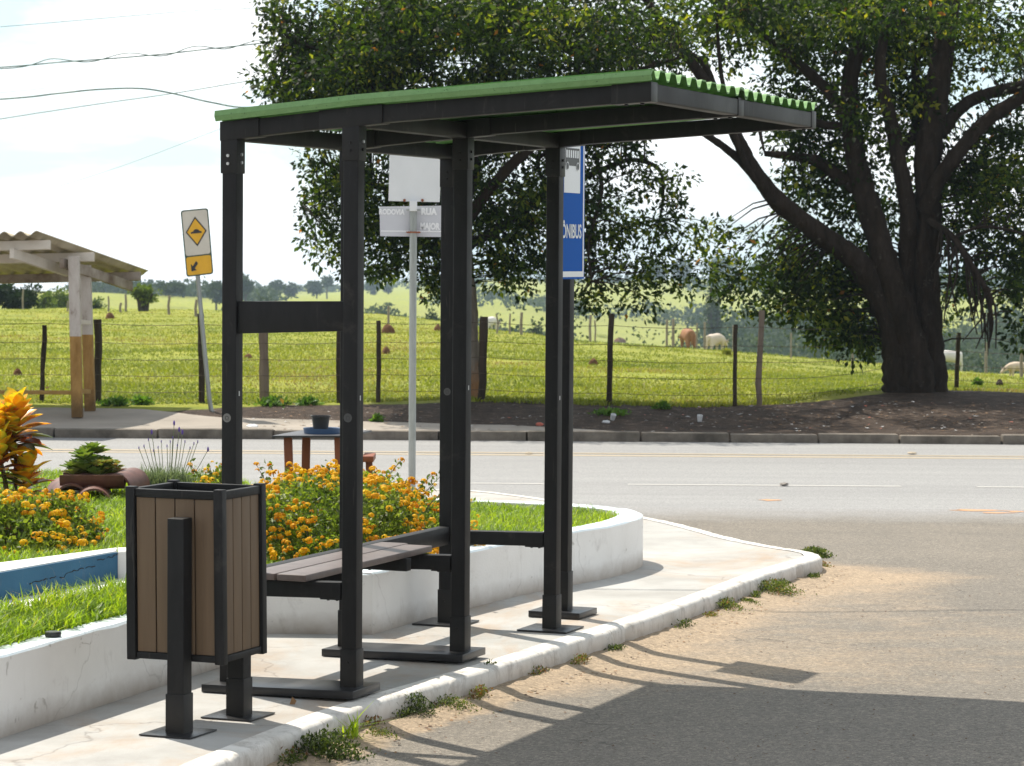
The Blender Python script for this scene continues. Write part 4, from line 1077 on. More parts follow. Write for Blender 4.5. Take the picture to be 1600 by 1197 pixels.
# ------------------------------------------------------------------ lavender
M['lav']=leafmat('grey_green_leaf',[(0,(.10,.145,.075)),(1,(.26,.32,.18))],.35,.6,.2,(1.2,1.2,.8))
M['lavfl']=mat('purple_flower',(.13,.07,.36),.7)
lr=empty('lavender',(W(262,775,Y=16.8).x,16.8,.55),'grey green lavender clump with thin stalks and purple flower heads','lavender plant')
lx=lr.location.x; P=[]
for i in range(900):
    a=rng.uniform(0,2*np.pi); r=rng.uniform(0,1)**.6; P.append((lx+.19*r*math.cos(a),16.8+.12*r*math.sin(a),.56))
P=np.array(P); blade_mesh('foliage',P,rng.uniform(.09,.21,len(P)),.006,rng.uniform(.2,.9,len(P)),rng.uniform(0,1,len(P)),M['lav'],lr)
st=MB(); fl_=MB()
for px,py in ((217,700),(225,697),(232,687),(237,676),(240,704),(247,699),(252,690),(261,697),(266,690),(270,684),(272,662),(277,696),(280,672),(285,676),(289,690),(297,700),(303,693),(309,690),(325,703)):
    t=W(px,py,Y=16.8+rng.uniform(-.08,.08)); b_=Vector((lx+(t.x-lx)*.45,16.8,.60))
    st.tube([b_,(b_+t)/2+Vector(((t.x-lx)*.06,0,.02)),t],[.0022,.002,.0018],5)
    if py in (676,662,672,703) or px==237: fl_.lathe([(.002,-.012),(.006,-.004),(.0065,.006),(.004,.014),(.001,.020)],(t.x,t.y,t.z),7)
    else: fl_.lathe([(.001,-.010),(.003,-.004),(.003,.004),(.001,.010)],(t.x,t.y,t.z),6)
st.build('stalks',mat('lavender_stalk',(.16,.19,.09),.7),lr); fl_.build('flower_heads',M['lavfl'],lr,smo=60)

# ------------------------------------------------------------------ little red table with pot
M['redwood']=noisy('red_brown_painted_wood',(.20,.050,.018),(.30,.085,.030),12,.5,60,.25,.003,.5,(1,1,.3))
M['tabletop']=noisy('black_board_top',(.03,.03,.036),(.06,.06,.07),9,.45,80,.2,.002)
YT=17.1
tb=empty('garden_table',(W(500,740,Y=YT).x,YT,.42),'small red legged wooden table with a dark top in the flower bed','table')
pA=W(425,680,Y=YT-.12); pB=W(536,677,Y=YT-.22); pC=W(580,669,Y=YT+.42); pD=W(468,673,Y=YT+.46)
zt_=pA.z
def tp_(p): return Vector((p.x,p.y,zt_))
m_=MB(); t=.012; q=[tp_(W(425,680,Y=YT-.16)),tp_(W(542,677,Y=YT-.10)),tp_(W(581,669,Y=YT+.42)),tp_(W(470,672,Y=YT+.38))]
m_.hexa([v-ZV*t for v in q]+q); m_.build('table_top',M['tabletop'],tb,bevel=.002)
for (x0,x1,dy,xb0,xb1,yb) in ((443,456,-.08,447,463,740),(472,485,.24,470,484,730),(522,536,-.05,526,540,745),(560,567,.30,560,570,735)):
    a_=W(x0,682,Y=YT+dy); c_=W(xb0,yb,Y=YT+dy); w_=(x1-x0)*(YT)/4500
    m_=MB(); top=Vector((a_.x,a_.y,zt_-t-.001)); bot=Vector((c_.x,c_.y,.41)); X_=Vector((w_,0,0)); Y_=Vector((0,.045,0))
    m_.hexa([bot,bot+X_,bot+X_+Y_,bot+Y_,top,top+X_,top+X_+Y_,top+Y_]); m_.build('leg',M['redwood'],tb,bevel=.003)
sb=empty('garden_stool',(W(577,735,Y=YT+.1).x,YT+.1,.42),'low red wooden stool half hidden beside the small table','stool')
m_=MB(); a_=W(568,711,Y=YT+.05); m_.box((a_.x+.03,YT+.1,a_.z-.018),(.068,.3,.036)); m_.build('seat',M['redwood'],sb,bevel=.004)
m_=MB(); a_=W(560,714,Y=YT+.05); m_.box((a_.x-.02,YT+.1,a_.z-.012),(.07,.03,.026)); m_.build('stretcher',M['tabletop'],sb,bevel=.003)
for dy in (0,.2):
    a_=W(571,718,Y=YT+dy); m_=MB(); top=Vector((a_.x,YT+dy,a_.z-.002)); bot=Vector((W(574,745,Y=YT).x,YT+dy,.41)); X_=Vector((.04,0,0));Y_=Vector((0,.035,0))
    m_.hexa([bot,bot+X_,bot+X_+Y_,bot+Y_,top,top+X_,top+X_+Y_,top+Y_]); m_.build('leg',M['redwood'],sb,bevel=.003)
c_=W(503,672,Y=YT+.08); M['bluetray']=noisy('blue_plastic_saucer',(.03,.07,.15),(.045,.10,.20),8,.4,80,.05,.001)
m_=MB(); r_=.112; m_.lathe([(.0,.004),(r_*.86,.004),(r_*.93,.03),(r_,.032),(r_,.028),(r_*.95,.0),(0,.0)],(c_.x,c_.y,zt_+.001),28,close=False)
tag(m_.build('saucer',M['bluetray'],smo=35),'blue plastic plant saucer lying on the small table','saucer')
M['blackpot']=noisy('black_plastic_pot',(.014,.014,.016),(.03,.03,.033),9,.5,80,.1,.001)
m_=MB(); c2_=W(501,672,Y=YT+.08); m_.lathe([(0,.004),(.042,.004),(.054,.092),(.060,.093),(.060,.101),(.055,.101),(.044,.02),(0,.02)],(c2_.x,c_.y,zt_+.006),26,close=False)
tag(m_.build('flower_pot',M['blackpot'],smo=35),'empty black plastic flower pot standing in the blue saucer','flower pot')
# dark leafy plant under the table
dp=empty('leafy_plant',(W(510,740,Y=16.6).x,16.6,.42),'dark broad leaved plant beneath the small table','plant')
lst=[(W(rng.uniform(490,533),740,Y=16.6).x,16.6+rng.uniform(-.1,.1),.5+rng.uniform(0,.16),rng.uniform(.09,.15),9,.15) for i in range(9)]
rosettes('foliage',dp,lst,M['lant'])

# ================================================================== FAR SIDE OF THE ROAD
# ---- street name sign on a galvanised tube
YN=21.6
ns_=empty('street_name_sign',(W(645,772,z=WALK).x,YN,WALK),'grey street name plates and blank white board on a tall galvanised pole behind the garden','street sign')
bx=ns_.location.x; tp0=W(646,320,Y=YN)
m_=MB(); m_.tube([(bx,YN,WALK-.05),(tp0.x,YN,tp0.z)],.0275,16); pole=m_.build('pole',M['galv'],ns_,smo=40)
m_=MB(); m_.box((tp0.x,YN-.012,tp0.z-.01),(.055,.07,.075)); m_.build('pole_cap',M['white'],pole,bevel=.004)
def quad_panel(name,corners,Y,th,mt,par):
    """flat panel from four photo corners (bl,br,tr,tl) at depth Y"""
    f=[W(x,y,Y=Y) for x,y in corners]; m_=MB()
    m_.hexa([f[0],f[1],f[1]+Vector((0,th,0)),f[0]+Vector((0,th,0)),f[3],f[2],f[2]+Vector((0,th,0)),f[3]+Vector((0,th,0))])
    return m_.build(name,mt,par,bevel=.0006,seg=1)
bd=quad_panel('blank_board',[(607,314),(687,316),(690,232),(609,229)],YN+.01,.004,M['white'],ns_)
m_=MB()
for x in (632,660):
    c_=W(x,313,Y=YN+.004); m_.tube([c_,c_-Vector((0,.006,0))],.011,10); 
    m_.build('bolt',M['rust'],bd,smo=40); m_=MB()
plt=quad_panel('name_plate',[(594,369),(733,371),(732,321),(593,323)],YN+.05,.003,M['signgrey'],ns_)
def xzM(px,py,Y):
    p=W(px,py,Y=Y); return Matrix.Translation(p)@Matrix(((1,0,0,0),(0,0,-1,0),(0,1,0,0),(0,0,0,1)))@Matrix.Rotation(-.012,4,'Z')
text_mesh('RODOVIA',.054,M['letterpale'],'lettering',plt,xzM(612,331.5,YN+.047),.0005,.78,.0025)
text_mesh('RUA',.066,M['letterpale'],'lettering',plt,xzM(670,331,YN+.047),.0005,.88,.0038)
text_mesh('MAJOR',.066,M['letterpale'],'lettering',plt,xzM(671.5,354,YN+.047),.0005,.70,.0036)
m_=MB(); a_,b_=W(595,361,Y=YN+.048),W(732,362,Y=YN+.048); m_.bar(a_,b_,.001,.008); m_.build('rule',M['letterpale'],plt)
for y,mt in ((328,'galv'),(363,'rust')):
    m_=MB(); c_=W(646,y,Y=YN); m_.box((c_.x,YN-.002,c_.z),(.105,.066,.012)); m_.build('clamp',M[mt],pole,bevel=.002)

# ---- speed bump warning sign, leaning
YS=32.7
ss=empty('warning_sign',(W(330,643,z=.15).x,YS,.14),'leaning cream and yellow speed bump warning sign on a bent grey pole','road sign')
m_=MB(); pts=[W(x,y,Y=YS) for x,y in ((348,657),(336,649),(330,641),(327,622),(320,552),(309,432),(305,380))]
m_.tube(pts,.026,12); m_.build('pole',M['galv'],ss,smo=50)
cn=[(291.5,433),(333.5,428),(325,325),(282,329)]
YP=YS-.04
def pl_uv(u,v):   # u 0..1 left-right, v 0..1 bottom-top, in the sign plane
    a=Vector((cn[0][0],cn[0][1])).lerp(Vector((cn[1][0],cn[1][1])),u); b=Vector((cn[3][0],cn[3][1])).lerp(Vector((cn[2][0],cn[2][1])),u); q=a.lerp(b,v)
    return q
def flat(name,uvs,off,mt,par,th=.002):
    f=[W(*pl_uv(u,v),Y=YP-off) for u,v in uvs]; n_=len(f); m_=MB()
    m_.add(f+[p+Vector((0,th,0)) for p in f],[tuple(range(n_)),tuple(reversed(range(n_,2*n_)))]+[(i,(i+1)%n_,n_+(i+1)%n_,n_+i) for i in range(n_)])
    return m_.build(name,mt,par)
def rrect(u0,v0,u1,v1,r):
    out=[];ry=r*.42
    for cx_,cy_,t0 in ((u1-r,v0+ry,-90),(u1-r,v1-ry,0),(u0+r,v1-ry,90),(u0+r,v0+ry,180)):
        for t in range(0,91,18): out.append((cx_+r*math.cos(R(t0+t)),cy_+ry*math.sin(R(t0+t))))
    return out
pn=flat('sign_panel',rrect(0,0,1,1,.10),0,M['greenedge'],ss,.004)
flat('yellow_panel',rrect(.045,.02,.955,.292,.08),.003,M['yellow'],pn)
flat('cream_panel',rrect(.045,.312,.955,.98,.08),.003,M['cream'],pn)
dcx,dcy=.50,.665
flat('diamond_border',[(dcx,dcy-.225),(dcx+.385,dcy),(dcx,dcy+.225),(dcx-.385,dcy)],.006,M['black'],pn)
flat('diamond',[(dcx,dcy-.192),(dcx+.33,dcy),(dcx,dcy+.192),(dcx-.33,dcy)],.009,M['yellow'],pn)
flat('bump_symbol',[(dcx-.20,dcy-.028),(dcx+.20,dcy-.028),(dcx+.19,dcy-.002),(dcx+.13,dcy+.0),(dcx+.08,dcy+.026),(dcx+.02,dcy+.036),(dcx-.06,dcy+.030),(dcx-.12,dcy+.002),(dcx-.19,dcy-.002)],.012,M['black'],pn)
flat('arrow',[(.20,.075),(.40,.085),(.335,.115),(.47,.185),(.40,.225),(.265,.15),(.20,.19)],.006,M['black'],pn)

# ---- old timber bus shelter with fibre-cement roof
def painted():
    m=mat('white_and_ochre_painted_timber',(.6,.6,.6),.8,0,.2); v=coords(m,'World'); g=nd(m,'ShaderNodeNewGeometry'); s=nd(m,'ShaderNodeSeparateXYZ'); ln(m,g.outputs['Position'],s.inputs[0])
    up=mth(m,'GREATER_THAN',s.outputs['Z'],W(120,525,Y=32).z)
    wh=ramp(m,noise(m,coords(m,'World',(1,1,.3)),14,6,.75),[(.30,(.22,.16,.12)),(.44,(.48,.43,.39)),(.7,(.56,.52,.48))])
    oc=ramp(m,noise(m,coords(m,'World',(1,1,.3)),10,6,.7),[(.3,(.26,.14,.04)),(.6,(.42,.25,.085))])
    dk=ramp(m,mth(m,'ADD',mth(m,'MULTIPLY',s.outputs['Z'],2.2),mth(m,'MULTIPLY',noise(m,v,9,5,.7),-.9)),[(.05,(1,1,1)),(.5,(0,0,0))])
    c=mixc(m,up,mixc(m,mth(m,'MULTIPLY',dk,.65),oc,(.07,.05,.03)),wh); setc(m,c); setn(m,bump(m,noise(m,v,40,5,.7),.4,.006)); return m
M['paintpost']=painted()
M['whitetimber']=noisy('flaking_white_timber',(.56,.50,.43),(.66,.61,.54),5,.8,40,.4,.005,.2)
M['flaketimber']=noisy('bare_flaked_timber',(.14,.09,.06),(.46,.41,.36),3.0,.85,40,.5,.006,.2)
M['ochre']=noisy('ochre_painted_rail',(.30,.18,.05),(.42,.27,.09),6,.8,40,.3,.004,.2)
M['fibro']=noisy('weathered_fibre_cement',(.36,.31,.22),(.55,.49,.37),4,.9,50,.4,.006,.2)
osh=empty('old_bus_shelter',(-4.95,32.1,.14),'old timber bus shelter with white and ochre posts and a corrugated roof across the road','bus shelter')
FRc=W(57,364,Y=31.0); BRc=W(232,426,Y=33.9)
dv=BRc-FRc; Lv=Vector((-1,.10,-.03)).normalized()
LEN=2.9; PW=.178; nw=int(LEN/PW)
rows_=np.linspace(0,1,7); tt=np.linspace(0,LEN,nw*10+1); V=[]
nrm=dv.cross(Lv).normalized(); nrm=nrm if nrm.z>0 else -nrm
for r_ in rows_:
    for t in tt:
        p=FRc+dv*r_+Lv*t+nrm*(.026*math.cos(2*math.pi*t/PW)+.0-.035*math.sin(math.pi*r_)*.0); V.append(p[:])
nv=len(V); V+= [(v[0]-nrm.x*.008,v[1]-nrm.y*.008,v[2]-nrm.z*.008) for v in V]
ii=np.arange(nv).reshape(len(rows_),len(tt)); jj=ii+nv
Fq=[np.stack([ii[:-1,:-1],ii[:-1,1:],ii[1:,1:],ii[1:,:-1]],-1).reshape(-1,4),np.stack([jj[:-1,:-1],jj[:-1,1:],jj[1:,1:],jj[1:,:-1]],-1).reshape(-1,4)[:,::-1]]
for r_ in (0,-1): Fq.append(np.stack([ii[r_,:-1],ii[r_,1:],jj[r_,1:],jj[r_,:-1]],-1))
for c_ in (0,-1): Fq.append(np.stack([ii[:-1,c_],ii[1:,c_],jj[1:,c_],jj[:-1,c_]],-1))
mesh_np('roof',V,np.concatenate(Fq),M['fibro'],osh)
def opost(xb,yb,xt,yt,Y,w_,name='post',x_off=None):
    b_=W(xb,yb,Y=Y); t_=W(xt,yt,Y=Y); b_.z=.13
    if x_off: b_+=x_off; t_+=x_off
    h=w_/2; m_=MB(); m_.hexa([b_+Vector((-h,-h,0)),b_+Vector((h,-h,0)),b_+Vector((h,h,0)),b_+Vector((-h,h,0)),t_+Vector((-h,-h,0)),t_+Vector((h,-h,0)),t_+Vector((h,h,0)),t_+Vector((-h,h,0))])
    return m_.build(name,M['paintpost'],osh,bevel=.008)
opost(121,648,115.5,400,31.9,.118); opost(141,646,133.5,414,32.6,.116)
Lf=Lv*2.3; Lf.z=-.03
opost(121,648,115.5,400,31.9,.118,x_off=Lf); opost(141,646,133.5,414,32.6,.116,x_off=Lf)
dn=dv.normalized(); 
def under(r_,t,d): return FRc+dv*r_+Lv*t-nrm*d
for r_,mt,t0 in ((.10,'whitetimber',-.02),(.40,'whitetimber',-.12),(.90,'flaketimber',-.03)):
    m_=MB(); m_.bar(under(r_,t0,.085),under(r_,LEN-.1,.085),.06,.10,up=nrm); m_.build('purlin',M[mt],osh,bevel=.006)
for t,mt,r0,r1 in ((.12,'flaketimber',.30,.93),(.34,'whitetimber',.05,.52),(2.35,'whitetimber',.04,.95)):
    m_=MB(); m_.bar(under(r0,t,.19),under(r1,t,.19),.05,.11,up=nrm); m_.build('rafter',M[mt],osh,bevel=.006)
m_=MB(); a_=W(113,613.5,Y=31.93); m_.bar(a_,a_+Vector((-2.6,.02,-.0)),.10,.042); m_.build('bench_rail',M['ochre'],osh,bevel=.005)
for y in (503,611):
    m_=MB(); a_=W(121,y,Y=32.0); b_=W(139,y+1,Y=32.5); m_.bar(a_,b_,.05,.05); m_.build('brace',M['whitetimber'] if y<550 else M['ochre'],osh,bevel=.004)

# ---- wire fence along the pasture
M['postwood']=noisy('dark_weathered_fence_post',(.028,.022,.016),(.075,.058,.042),9,.95,50,.8,.01,.15,(1,1,.15))
M['postgrey']=noisy('grey_weathered_fence_post',(.11,.085,.065),(.24,.19,.15),9,.95,50,.8,.01,.15,(1,1,.15))
M['wire']=mat('rusty_wire',(.10,.075,.06),.7,.6)
YF=33.75
fence=empty('wire_fence',(0,YF,.2),'barbed wire fence of rough dark wooden posts along the near edge of the pasture','fence')
tops=[]
for xb,yb,xt,yt,w_,mt in ((64,640,70,508,8,0),(152,640,153,499,12,0),(316,627,313,490,10,0),(413,630,412,508,15,1),(529,628,530,505,8,0),(591,629,592,501,7.5,0),(752,628,755,495,13,0),(951,634,956,490,9,0),(1148,634,1149,507,7,0),(1186,634,1190,485,9.5,1),(1400,606,1402,518,8,0),(1494,606,1498,520,7,0),(-70,640,-66,500,9,0),(1680,640,1683,500,9,0),(1850,640,1852,500,8,0),(2020,640,2022,505,8,0),(-240,640,-238,502,8,0),(-410,640,-408,500,9,0)):
    Yp=37.5 if xb>1300 else YF; b_=W(xb,yb,Y=Yp); t_=W(xt,yt,Y=Yp); b_.z=tz(b_.x,Yp)-.15; r_=w_/2*Yp/4500
    m_=MB(); k=7; pts=[b_.lerp(t_,i/(k-1))+Vector((rng.normal(0,r_*.10),0,0)) for i in range(k)]
    if xb==1186: pts[3].x-=.012; pts[2].x-=.012
    m_.tube(pts,[r_*rng.uniform(.92,1.06) for _ in pts],9,jitter=.08); m_.build('post',M['postgrey' if mt else 'postwood'],fence,smo=60)
    tops.append((b_,t_))
tops.sort(key=lambda q:q[0].x)
for fz in (.14,.33,.52,.71,.93):
    pts=[]
    for (b0_,t0_),(b1_,t1_) in zip(tops[:-1],tops[1:]):
        za=b0_.z+.15+1.0*fz; zb2=b1_.z+.15+1.0*fz
        A_=Vector((b0_.lerp(t0_,.15+.75*fz).x,b0_.y-.07,za)); B_=Vector((b1_.lerp(t1_,.15+.75*fz).x,b1_.y-.07,zb2)); L_=(B_-A_).length
        for i in range(7):
            u=i/7; p=A_.lerp(B_,u); p.z-=.018*L_*4*u*(1-u)*(.6+.8*((fz*37)%1)); pts.append(p)
    m_=MB(); m_.tube(pts,.0032,5)
    m_.build('wire',M['wire'],fence,smo=60)
    # barbs
# second, farther fence on the crest
fence2=empty('distant_fence',(0,88,0),'distant row of thin pale fence posts on the crest of the pasture','fence')
M['palepost']=noisy('pale_distant_post',(.20,.17,.14),(.30,.26,.22),5,.95)
tops=[]
for px,y0,y1,w_ in ((36,452,480,3),(106,470,487,3),(169,463,487,3),(189,473,488,4),(196,460,487,4),(265,462,492,4.5),(307,468,495,5),(430,470,500,4),(607,478,506,4),(775,490,521,3),(797,490,522,3),(815,488,523,5),(923,492,531,4.5),(929,500,531,3),(1042,499,538,4),(1052,498,538,5),(1089,505,540,3),(1101,503,545,4),(1146,508,548,4),(1236,520,560,3),(1330,540,575,4),(1541,535,578,5),(1597,545,590,6)):
    h=hit(px,y1); 
    Yp=min(h.y,92); b_=W(px,y1,Y=Yp); t_=W(px+.3,y0,Y=Yp); r_=w_/2*Yp/4500
    m_=MB(); m_.tube([Vector((b_.x,Yp,tz(b_.x,Yp)-.2)),b_.lerp(t_,.5)+Vector((rng.normal(0,.02),0,0)),t_],[r_,r_*.95,r_*.9],7); m_.build('post',M['palepost'],fence2,smo=60)
    tops.append((b_,t_))

# ---- termite mounds and brown tussocks
M['mound']=noisy('red_brown_termite_mound',(.10,.048,.026),(.19,.10,.055),6,.95,30,.8,.03,.1)
def mound(px,py,w_,h_,label):
    w_*=.85; h_*=.8
    b_=hit(px,py); r_=w_/2*b_.y/4500; hh=h_*b_.y/4500
    V=[];n_=14;k=7
    for i in range(k):
        ph=math.pi/2*i/(k-1)
        for j in range(n_):
            t=2*math.pi*j/n_; rr=r_*math.cos(ph)*(1+.18*math.sin(3*t+px)+rng.normal(0,.04)); V.append((b_.x+rr*math.cos(t),b_.y+rr*math.sin(t),b_.z-.05+(hh+.05)*math.sin(ph)*(1+.08*math.sin(2*t+px))))
    Fq=[(i*n_+j,i*n_+(j+1)%n_,(i+1)*n_+(j+1)%n_,(i+1)*n_+j) for i in range(k-1) for j in range(n_)]
    tag(mesh_np('termite_mound',V,Fq,M['mound'],smo=True),label,'termite mound','termite mounds in the pasture')
for a in ((171,498,18,11,'red brown termite mound on the far left of the pasture near the lone shrub'),(27,586,17,12,'termite mound left of the leaning dark fence post beneath the old shelter'),
          (74,609,12,6,'flat low termite mound right behind the bench rail of the old shelter'),(388,560,20,9,'broad flat termite mound left of the thick grey fence post'),
          (605,521,26,17,'largest termite mound, beside the thin post left of the sign pole'),(603,553,17,13,'small rounded termite mound just below the largest one'),
          (684,517,14,13,'termite mound between the sign pole and the back shelter posts'),(927,571,19,13,'dark termite mound left of the post near the blue bus sign'),
          (1158,549,18,9,'reddish mound between the two close fence posts'),(1306,555,20,8,'low reddish mound left of the big tree trunk'),(968,535,22,9,'brown mound on the crest right of the post by the bus sign')):
    mound(*a)

# ---- grass tussocks at the crest
def tussock(px,py,w_,h_,label,n_=160):
    b_=hit(px,py); r_=w_/2*b_.y/4500; hh=h_*b_.y/4500
    P=np.stack([rng.normal(b_.x,r_*.5,n_),rng.normal(b_.y,r_*.4,n_),np.full(n_,b_.z-.03)],1)
    tag(blade_mesh('grass_tussock',P,rng.uniform(.5,1,n_)*hh,rng.uniform(.02,.045,n_),rng.uniform(.1,.6,n_),rng.uniform(.3,.95,n_),M['pasture']),label,'grass tussock','grass tussocks on the crest')
for a in ((1136,556,9,18,'upright yellow tussock left of the two close fence posts'),(1170,548,10,10,'small yellow tussock right of the thin close fence post'),(1200,551,14,16,'bushy tussock right of the taller close fence post'),(940,528,22,9,'low brown tussock left of the post by the bus sign'),(1415,560,10,12,'tussock just left of the trunk of the big tree'),(1560,583,24,20,'tall dry tussock right of the big tree trunk')):
    tussock(*a)
# green weeds along the verge
M['weed']=leafmat('weed_leaf',[(0,(.045,.10,.015)),(.6,(.10,.20,.03)),(.9,(.18,.28,.05)),(1,(.25,.16,.06))],.4,.5,.3)
def weed(px,py,w_,h_,label,group,n_=220,z=None,ls=.05,name='weed',Y=None,m='weed',tb=.45,up=.5):
    b_=W(px,py,z=z) if z is not None else hit(px,py)
    r_=w_/2*b_.y/4500; hh=h_*b_.y/4500*(.72 if name=='kerb_weed' else 1)
    n_=int(n_*(3.4 if name=='kerb_weed' else 1)); ls=ls*(.72 if name=='kerb_weed' else 1)
    u=rng.normal(0,.38,n_); P=np.stack([b_.x+u*r_,rng.normal(b_.y,r_*.35,n_),b_.z+rng.uniform(0,1,n_)**1.3*hh*np.exp(-(u/1.0)**2)],1)
    L=ls*rng.uniform(.6,1.2,n_)
    o=leaf_mesh(name,P,L,L*rng.uniform(.35,.6,n_),np.clip(rng.normal(tb,.22,n_),0,1),M[m],up=up)
    tag(o,label,'weed',group); return o
for a in ((180,634,48,9,'bright green weeds at the foot of the old shelter post'),(222,632,40,10,'pair of bright leafy weeds between the old shelter and the warning sign'),(425,634,62,10,'leafy green weeds at the foot of the thick grey fence post'),(480,633,38,7,'green weeds between the thick grey post and the shelter post'),(1035,639,20,6,'small dark sprout in front of the fence near the two close posts'),(1527,606,12,12,'single dark sprout on the bare soil right of the big tree'),(955,648,60,3,'flat green creeping weeds on the shaded dirt by the white cups'),(590,660,10,7,'small weed at the road edge left of the sign pole')):
    weed(*a,group='weeds on the far verge',n_=300,ls=.075)
# ---- litter on the verge
M['paper']=mat('white_litter',(.62,.63,.64),.6); M['redlit']=mat('red_litter',(.42,.10,.06),.6); M['stone']=noisy('grey_stone',(.20,.18,.16),(.34,.31,.28),12,.9)
def bit(px,py,w_,h_,mt,name,label,cat,z=None):
    b_=W(px,py,z=z) if z is not None else hit(px,py,30.6); r_=w_/2*b_.y/4500; hh=h_*b_.y/4500; V=[];n_=7
    m_=MB()
    for k,(s,zz) in enumerate(((1,0),(1.08,.4),(.8,.85),(.3,1.0))):
        for j in range(n_):
            t=2*math.pi*j/n_; rr=r_*s*rng.uniform(.75,1.15); m_.v.append((b_.x+rr*math.cos(t),b_.y+rr*math.sin(t),b_.z+zz*hh*rng.uniform(.8,1.15)))
    for k in range(3):
        for j in range(n_): m_.f.append((k*n_+j,k*n_+(j+1)%n_,(k+1)*n_+(j+1)%n_,(k+1)*n_+j)); m_.m.append(0)
    m_.f.append(tuple(3*n_+j for j in range(n_))); m_.m.append(0)
    tag(m_.build(name,M[mt]),label,cat,'litter on the far verge')
def cup(px,py,d,h,tilt,label):
    b_=hit(px,py,30.6); r_=d/2*b_.y/4500; hh=h*b_.y/4500
    m_=MB(); m_.lathe([(0,.0),(r_*.72,0),(r_,hh),(r_*.92,hh),(r_*.66,.01),(0,.01)],(0,0,0),14,close=False)
    o=m_.build('plastic_cup',M['paper'],smo=40); o.location=(b_.x,b_.y,b_.z+.01); o.rotation_euler=(tilt,0,tilt*.7); tag(o,label,'cup','litter on the far verge')
cup(957,657,9,9,.5,'white plastic cup lying on the dirt right of the bus sign post'); cup(1093,660,9,10,.25,'white plastic cup standing on the dirt below the thin fence post')
bit(947,661,13,4,'paper','paper_scrap','white paper scrap lying beside the plastic cup near the bus sign post','paper scrap')
bit(843,665,12,5,'redlit','food_wrapper','pink red wrapper just left of the near bus sign post','wrapper')
bit(395,668,20,5,'paper','paper_scrap','flat white scrap on the far pavement behind the litter bin','paper scrap')
bit(969,687,7,5,'paper','paper_scrap','white scrap on the road against the far kerb','paper scrap',z=.01)
bit(826,709,13,3,'ypaint','road_stud','yellow road stud on the centre line left of the shelter posts','road stud',z=.012)
bit(1425,709,13,3,'ypaint','road_stud','yellow road stud on the centre line below the big tree','road stud',z=.012)
bit(1225,758,15,4,'stone','road_stud','white road stud in the gap of the dashed lane line','road stud',z=.012)
bit(1562,606,12,12,'postwood','tree_stump','small black stump on the bare soil right of the big tree','stump')
# scattered small scraps, leaves and pebbles: nobody could count them
m_=MB()
def scrap(p,s,mi):
    a=rng.uniform(0,6.28); c,sn=math.cos(a)*s,math.sin(a)*s; t=rng.uniform(-.3,.3)*s
    m_.add([(p.x-c,p.y-sn,p.z+.012),(p.x+sn*.7,p.y-c*.7,p.z+.012+abs(t)),(p.x+c,p.y+sn,p.z+.016),(p.x-sn*.7,p.y+c*.7,p.z+.012+abs(t)*.5)],[(0,1,2,3)],mi)
for i in range(900):
    px=rng.uniform(380,1600) if i%3 else rng.uniform(1050,1600); py=rng.uniform(628,676)
    p=hit(px,py,30.6)
    if p.y>34.5 and px<1250: continue
    scrap(p,rng.uniform(.012,.034),int(rng.choice([0,1,2,3,4],p=[.14,.06,.30,.25,.25])))
M['dryleaf']=mat('dry_leaf',(.22,.12,.05),.8); M['dryleaf2']=mat('brown_leaf',(.10,.055,.03),.8)
tag(m_.build('ground_litter',[M['paper'],M['redlit'],M['dryleaf'],M['dryleaf2'],M['stone']]),'small scraps, dry leaves and pebbles strewn over the shaded verge','litter',kind='stuff')

M['kweed']=leafmat('kerb_weed_leaf',[(0,(.028,.045,.014)),(.45,(.070,.100,.026)),(.8,(.15,.19,.045)),(.92,(.20,.19,.06)),(1,(.20,.10,.05))],.35,.55,.25)
# ---- kerbside weeds by the near street
KG='weed clumps along the white kerb'
def kz(px,py): return W(px,py,z=.02)
for a in ((505,1185,150,62,'dark leafy weed clump at the bottom edge of the kerb',520,.030,.25),(645,1122,90,62,'dark dense weed tuft against the kerb below the second post',420,.022,.2),(700,1110,110,36,'low spreading weeds right of the dark kerb tuft',420,.018,.55),
          (765,1075,46,66,'spindly upright weed growing out of a kerb joint',90,.028,.25),(735,1098,70,18,'reddish creeping weeds at the foot of the spindly kerb weed',200,.018,.95),(935,1012,40,26,'small weed against the kerb below the bus sign post',130,.020,.35),(1030,980,34,40,'dark upright weed at the kerb right of the bus sign post',170,.024,.25),
          (1068,962,56,26,'small green weed clump in the middle of the kerb',200,.022,.4),(1125,955,92,34,'bright green spreading weed clump on the kerb',420,.024,.7),(1205,928,105,36,'largest bright green weed clump near the kerb end',560,.026,.65),(1262,905,60,14,'thin low weeds just before the kerb end',170,.022,.6),(1272,868,66,24,'leafy green weeds at the rounded tip of the kerb',380,.030,.5),(430,1192,130,46,'dry brownish weed clump at the very bottom of the kerb',420,.024,.9),(590,1152,84,22,'flat olive weeds between the two lowest kerb clumps',300,.018,.6),(985,1000,44,20,'tiny olive weed just right of the dry gutter weeds',120,.018,.45),(1165,944,56,18,'thin weeds linking the two bright kerb clumps',420,.02,.55),(830,1058,70,16,'sparse brown weeds in the gutter below the front plate',160,.016,.92),(890,1040,40,14,'dry brown weeds lying in the gutter below the plate',120,.018,.95)):
    px,py,w_,h_,lab,n_,ls,tb=a; weed(px,py+5,w_,h_,lab,KG,n_,.03,ls,'kerb_weed',None,'kweed',tb,.6)
